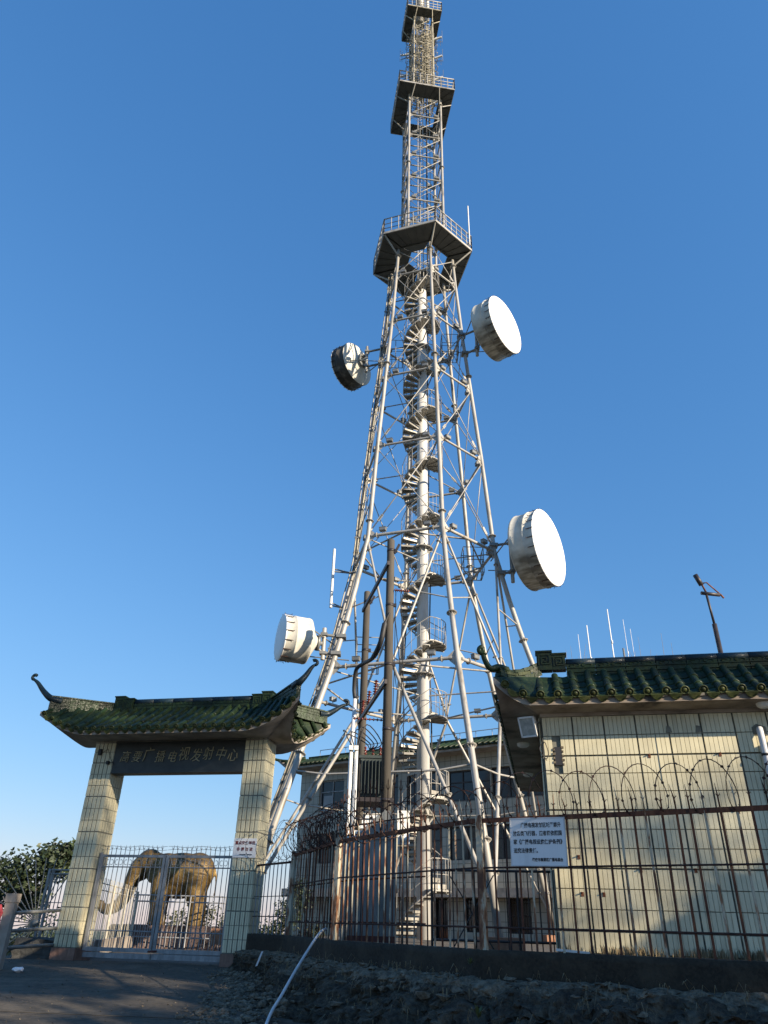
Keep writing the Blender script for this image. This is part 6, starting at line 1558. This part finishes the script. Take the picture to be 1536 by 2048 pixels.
tree('tree', (-10.6, 24, .2), [(-1.2, 0, 1.8, .9), (0, 0, 2.3, .95), (.9, .2, 2.75, .75), (1.35, .1, 2.95, .55), (-2.2, .3, 1.6, .8), (.5, .4, 1.9, .6)], 7000, .17, 'leaf', 'dark leafy tree behind the spoked guard at the left edge', seed=3)
tree('bush', (-8.6, 20.5, .2), [(-.7, 0, .5, .5), (.1, 0, .55, .45), (-1.4, 0, .45, .5)], 1500, .10, 'leaf2', 'low yellowish bush behind the rails at the left edge', 'bush', seed=4, trunk_r=.03)
tree('shrub', (-2.75, 24.2, .8), [(0, 0, .5, .5), (.3, 0, 1.05, .5), (.55, 0, 1.6, .4), (-.35, 0, .35, .4)], 2600, .10, 'leaf', 'leafy shrub behind the short fence beside the right gate pillar', 'shrub', seed=5, trunk_r=.04)
tree('shrub', (-1.9, 23.4, .8), [(0, 0, .3, .35), (.3, 0, .45, .35)], 900, .09, 'leaf2', 'small yellow green shrub behind the fence corner post', 'shrub', seed=6, trunk_r=.03)
tree('bush', (-6.3, 30.5, .6), [(-.8, 0, .9, .6), (.2, 0, 1.1, .6), (1.0, 0, .9, .55)], 1500, .11, 'leaf2', 'green bush visible between the legs of the golden elephant', 'bush', seed=7, trunk_r=.04)
for k, (x, y, s) in enumerate(((-13, 33, 1.2), (-9.8, 36, 1.1), (-15, 28, 1.3))):
    tree('tree', (x, y, -2.0), [(0, 0, 2.2 * s, 1.1 * s), (1.2, 0, 2.0 * s, 1.0 * s), (-1.2, .4, 2.0 * s, 1.0 * s)], 2500, .18, 'leaf', ('low dark tree on the slope beyond the side fence', 'low tree crown beyond the elephant plinth', 'dark tree crown on the slope at the far left')[k], seed=20 + k, trunk_r=.1)
# unseen trees behind the viewpoint on the right; crowns shaped to shade chosen points
sg = 'roadside trees behind the viewpoint'
def shade_tree(specs, nleaf, ls, seed, label, shift=4.0):
    """specs: (point that lies in the tree's shade, distance towards the sun, crown clump radius)"""
    cs = [(V3(p) + SUN_DIR * t, r_) for p, t, r_ in specs]; n = len(cs)
    b = V3((sum(c.x for c, _ in cs) / n, sum(c.y for c, _ in cs) / n, 0)) + V3((.6, .8, 0)) * shift; b.z = hill_z(b.x, b.y)
    return tree('roadside_tree', b, [(c.x - b.x, c.y - b.y, c.z - b.z, r_) for c, r_ in cs], nleaf, ls, 'leaf', label, 'tree', sg, seed, .16, .16)
rs = random.Random(11)
sp_ = []
for iu in range(-1, 7):
    for iz in range(6):
        if rs.random() < .72: sp_.append((gp(-1.2 + 1.0 * iu + rs.uniform(-.3, .3), 0, 1.5 + .9 * iz + rs.uniform(-.3, .3)), 50 + rs.uniform(-1.5, 1.5), rs.uniform(.6, .95)))
shade_tree(sp_, 2200, .30, 41, 'tall broad tree behind the viewpoint whose high crown shades the gateway', 7)
sp_ = []
for i in range(2, len(WALLP) - 6, 3):
    p = WALLP[i] + OUT[i] * .5
    if p.x * .6 + p.y * .8 > 9.25: continue
    for z in ((.2, .95) if p.x < 1.9 else (.1,)): sp_.append((p + UP * z, 23 + rs.uniform(-1, 1), .62))
shade_tree(sp_, 7000, .26, 42, 'dense tree behind the viewpoint shading the black wall and bank', -3)
sp_ = []
for ix in range(6):
    for iy in range(6):
        x = -8 + 1.5 * ix; y = 9 + 1.5 * iy
        lit = 10.3 < y < 13.1 and x < -2.0
        if not lit and x * .6 + y * .8 < 8.6 and rs.random() < .85: sp_.append((V3((x, y, .5)), 27 + rs.uniform(-1, 1), rs.uniform(.8, 1.05)))
shade_tree(sp_, 6000, .28, 43, 'wide leafy tree behind the viewpoint shading the road', -6)
sp_ = []
for (u, z, r_) in ((.1, 3.42, .22), (.45, 3.36, .26), (.9, 3.42, .20), (1.9, 3.30, .26), (.2, 2.98, .2), (1.2, 3.0, .26), (1.7, 2.94, .30), (.75, 2.72, .34), (1.2, 2.62, .38), (1.6, 2.55, .40), (2.05, 2.6, .36), (.3, 2.55, .3), (1.1, 2.28, .3), (.35, 1.72, .36), (.75, 1.78, .3), (.2, 1.4, .4), (2.5, 2.85, .3), (2.6, 3.3, .3)):
    sp_.append((wp(u, 0, z), 40 + rs.uniform(-1, 1), r_))
shade_tree(sp_, 330, .20, 44, 'sparse tree behind the viewpoint dappling the cream wall', 6)
sp_ = [(wp(2.6 + 1.05 * math.cos(a), 0, .95 + 1.05 * math.sin(a)), 14, .40) for a in frange(.1, 3.3, 9)] + [(wp(2.6, 0, .8), 14, 1.05), (wp(3.3, 0, .9), 14, 1.1), (wp(2.0, 0, .5), 14, .8)]  # unseen crown added, clumps set along an arc to cast the curved wall shadow
shade_tree(sp_, 26000, .11, 45, 'dense round crown added behind the viewpoint to cast the curved shadow on the wall', 1)
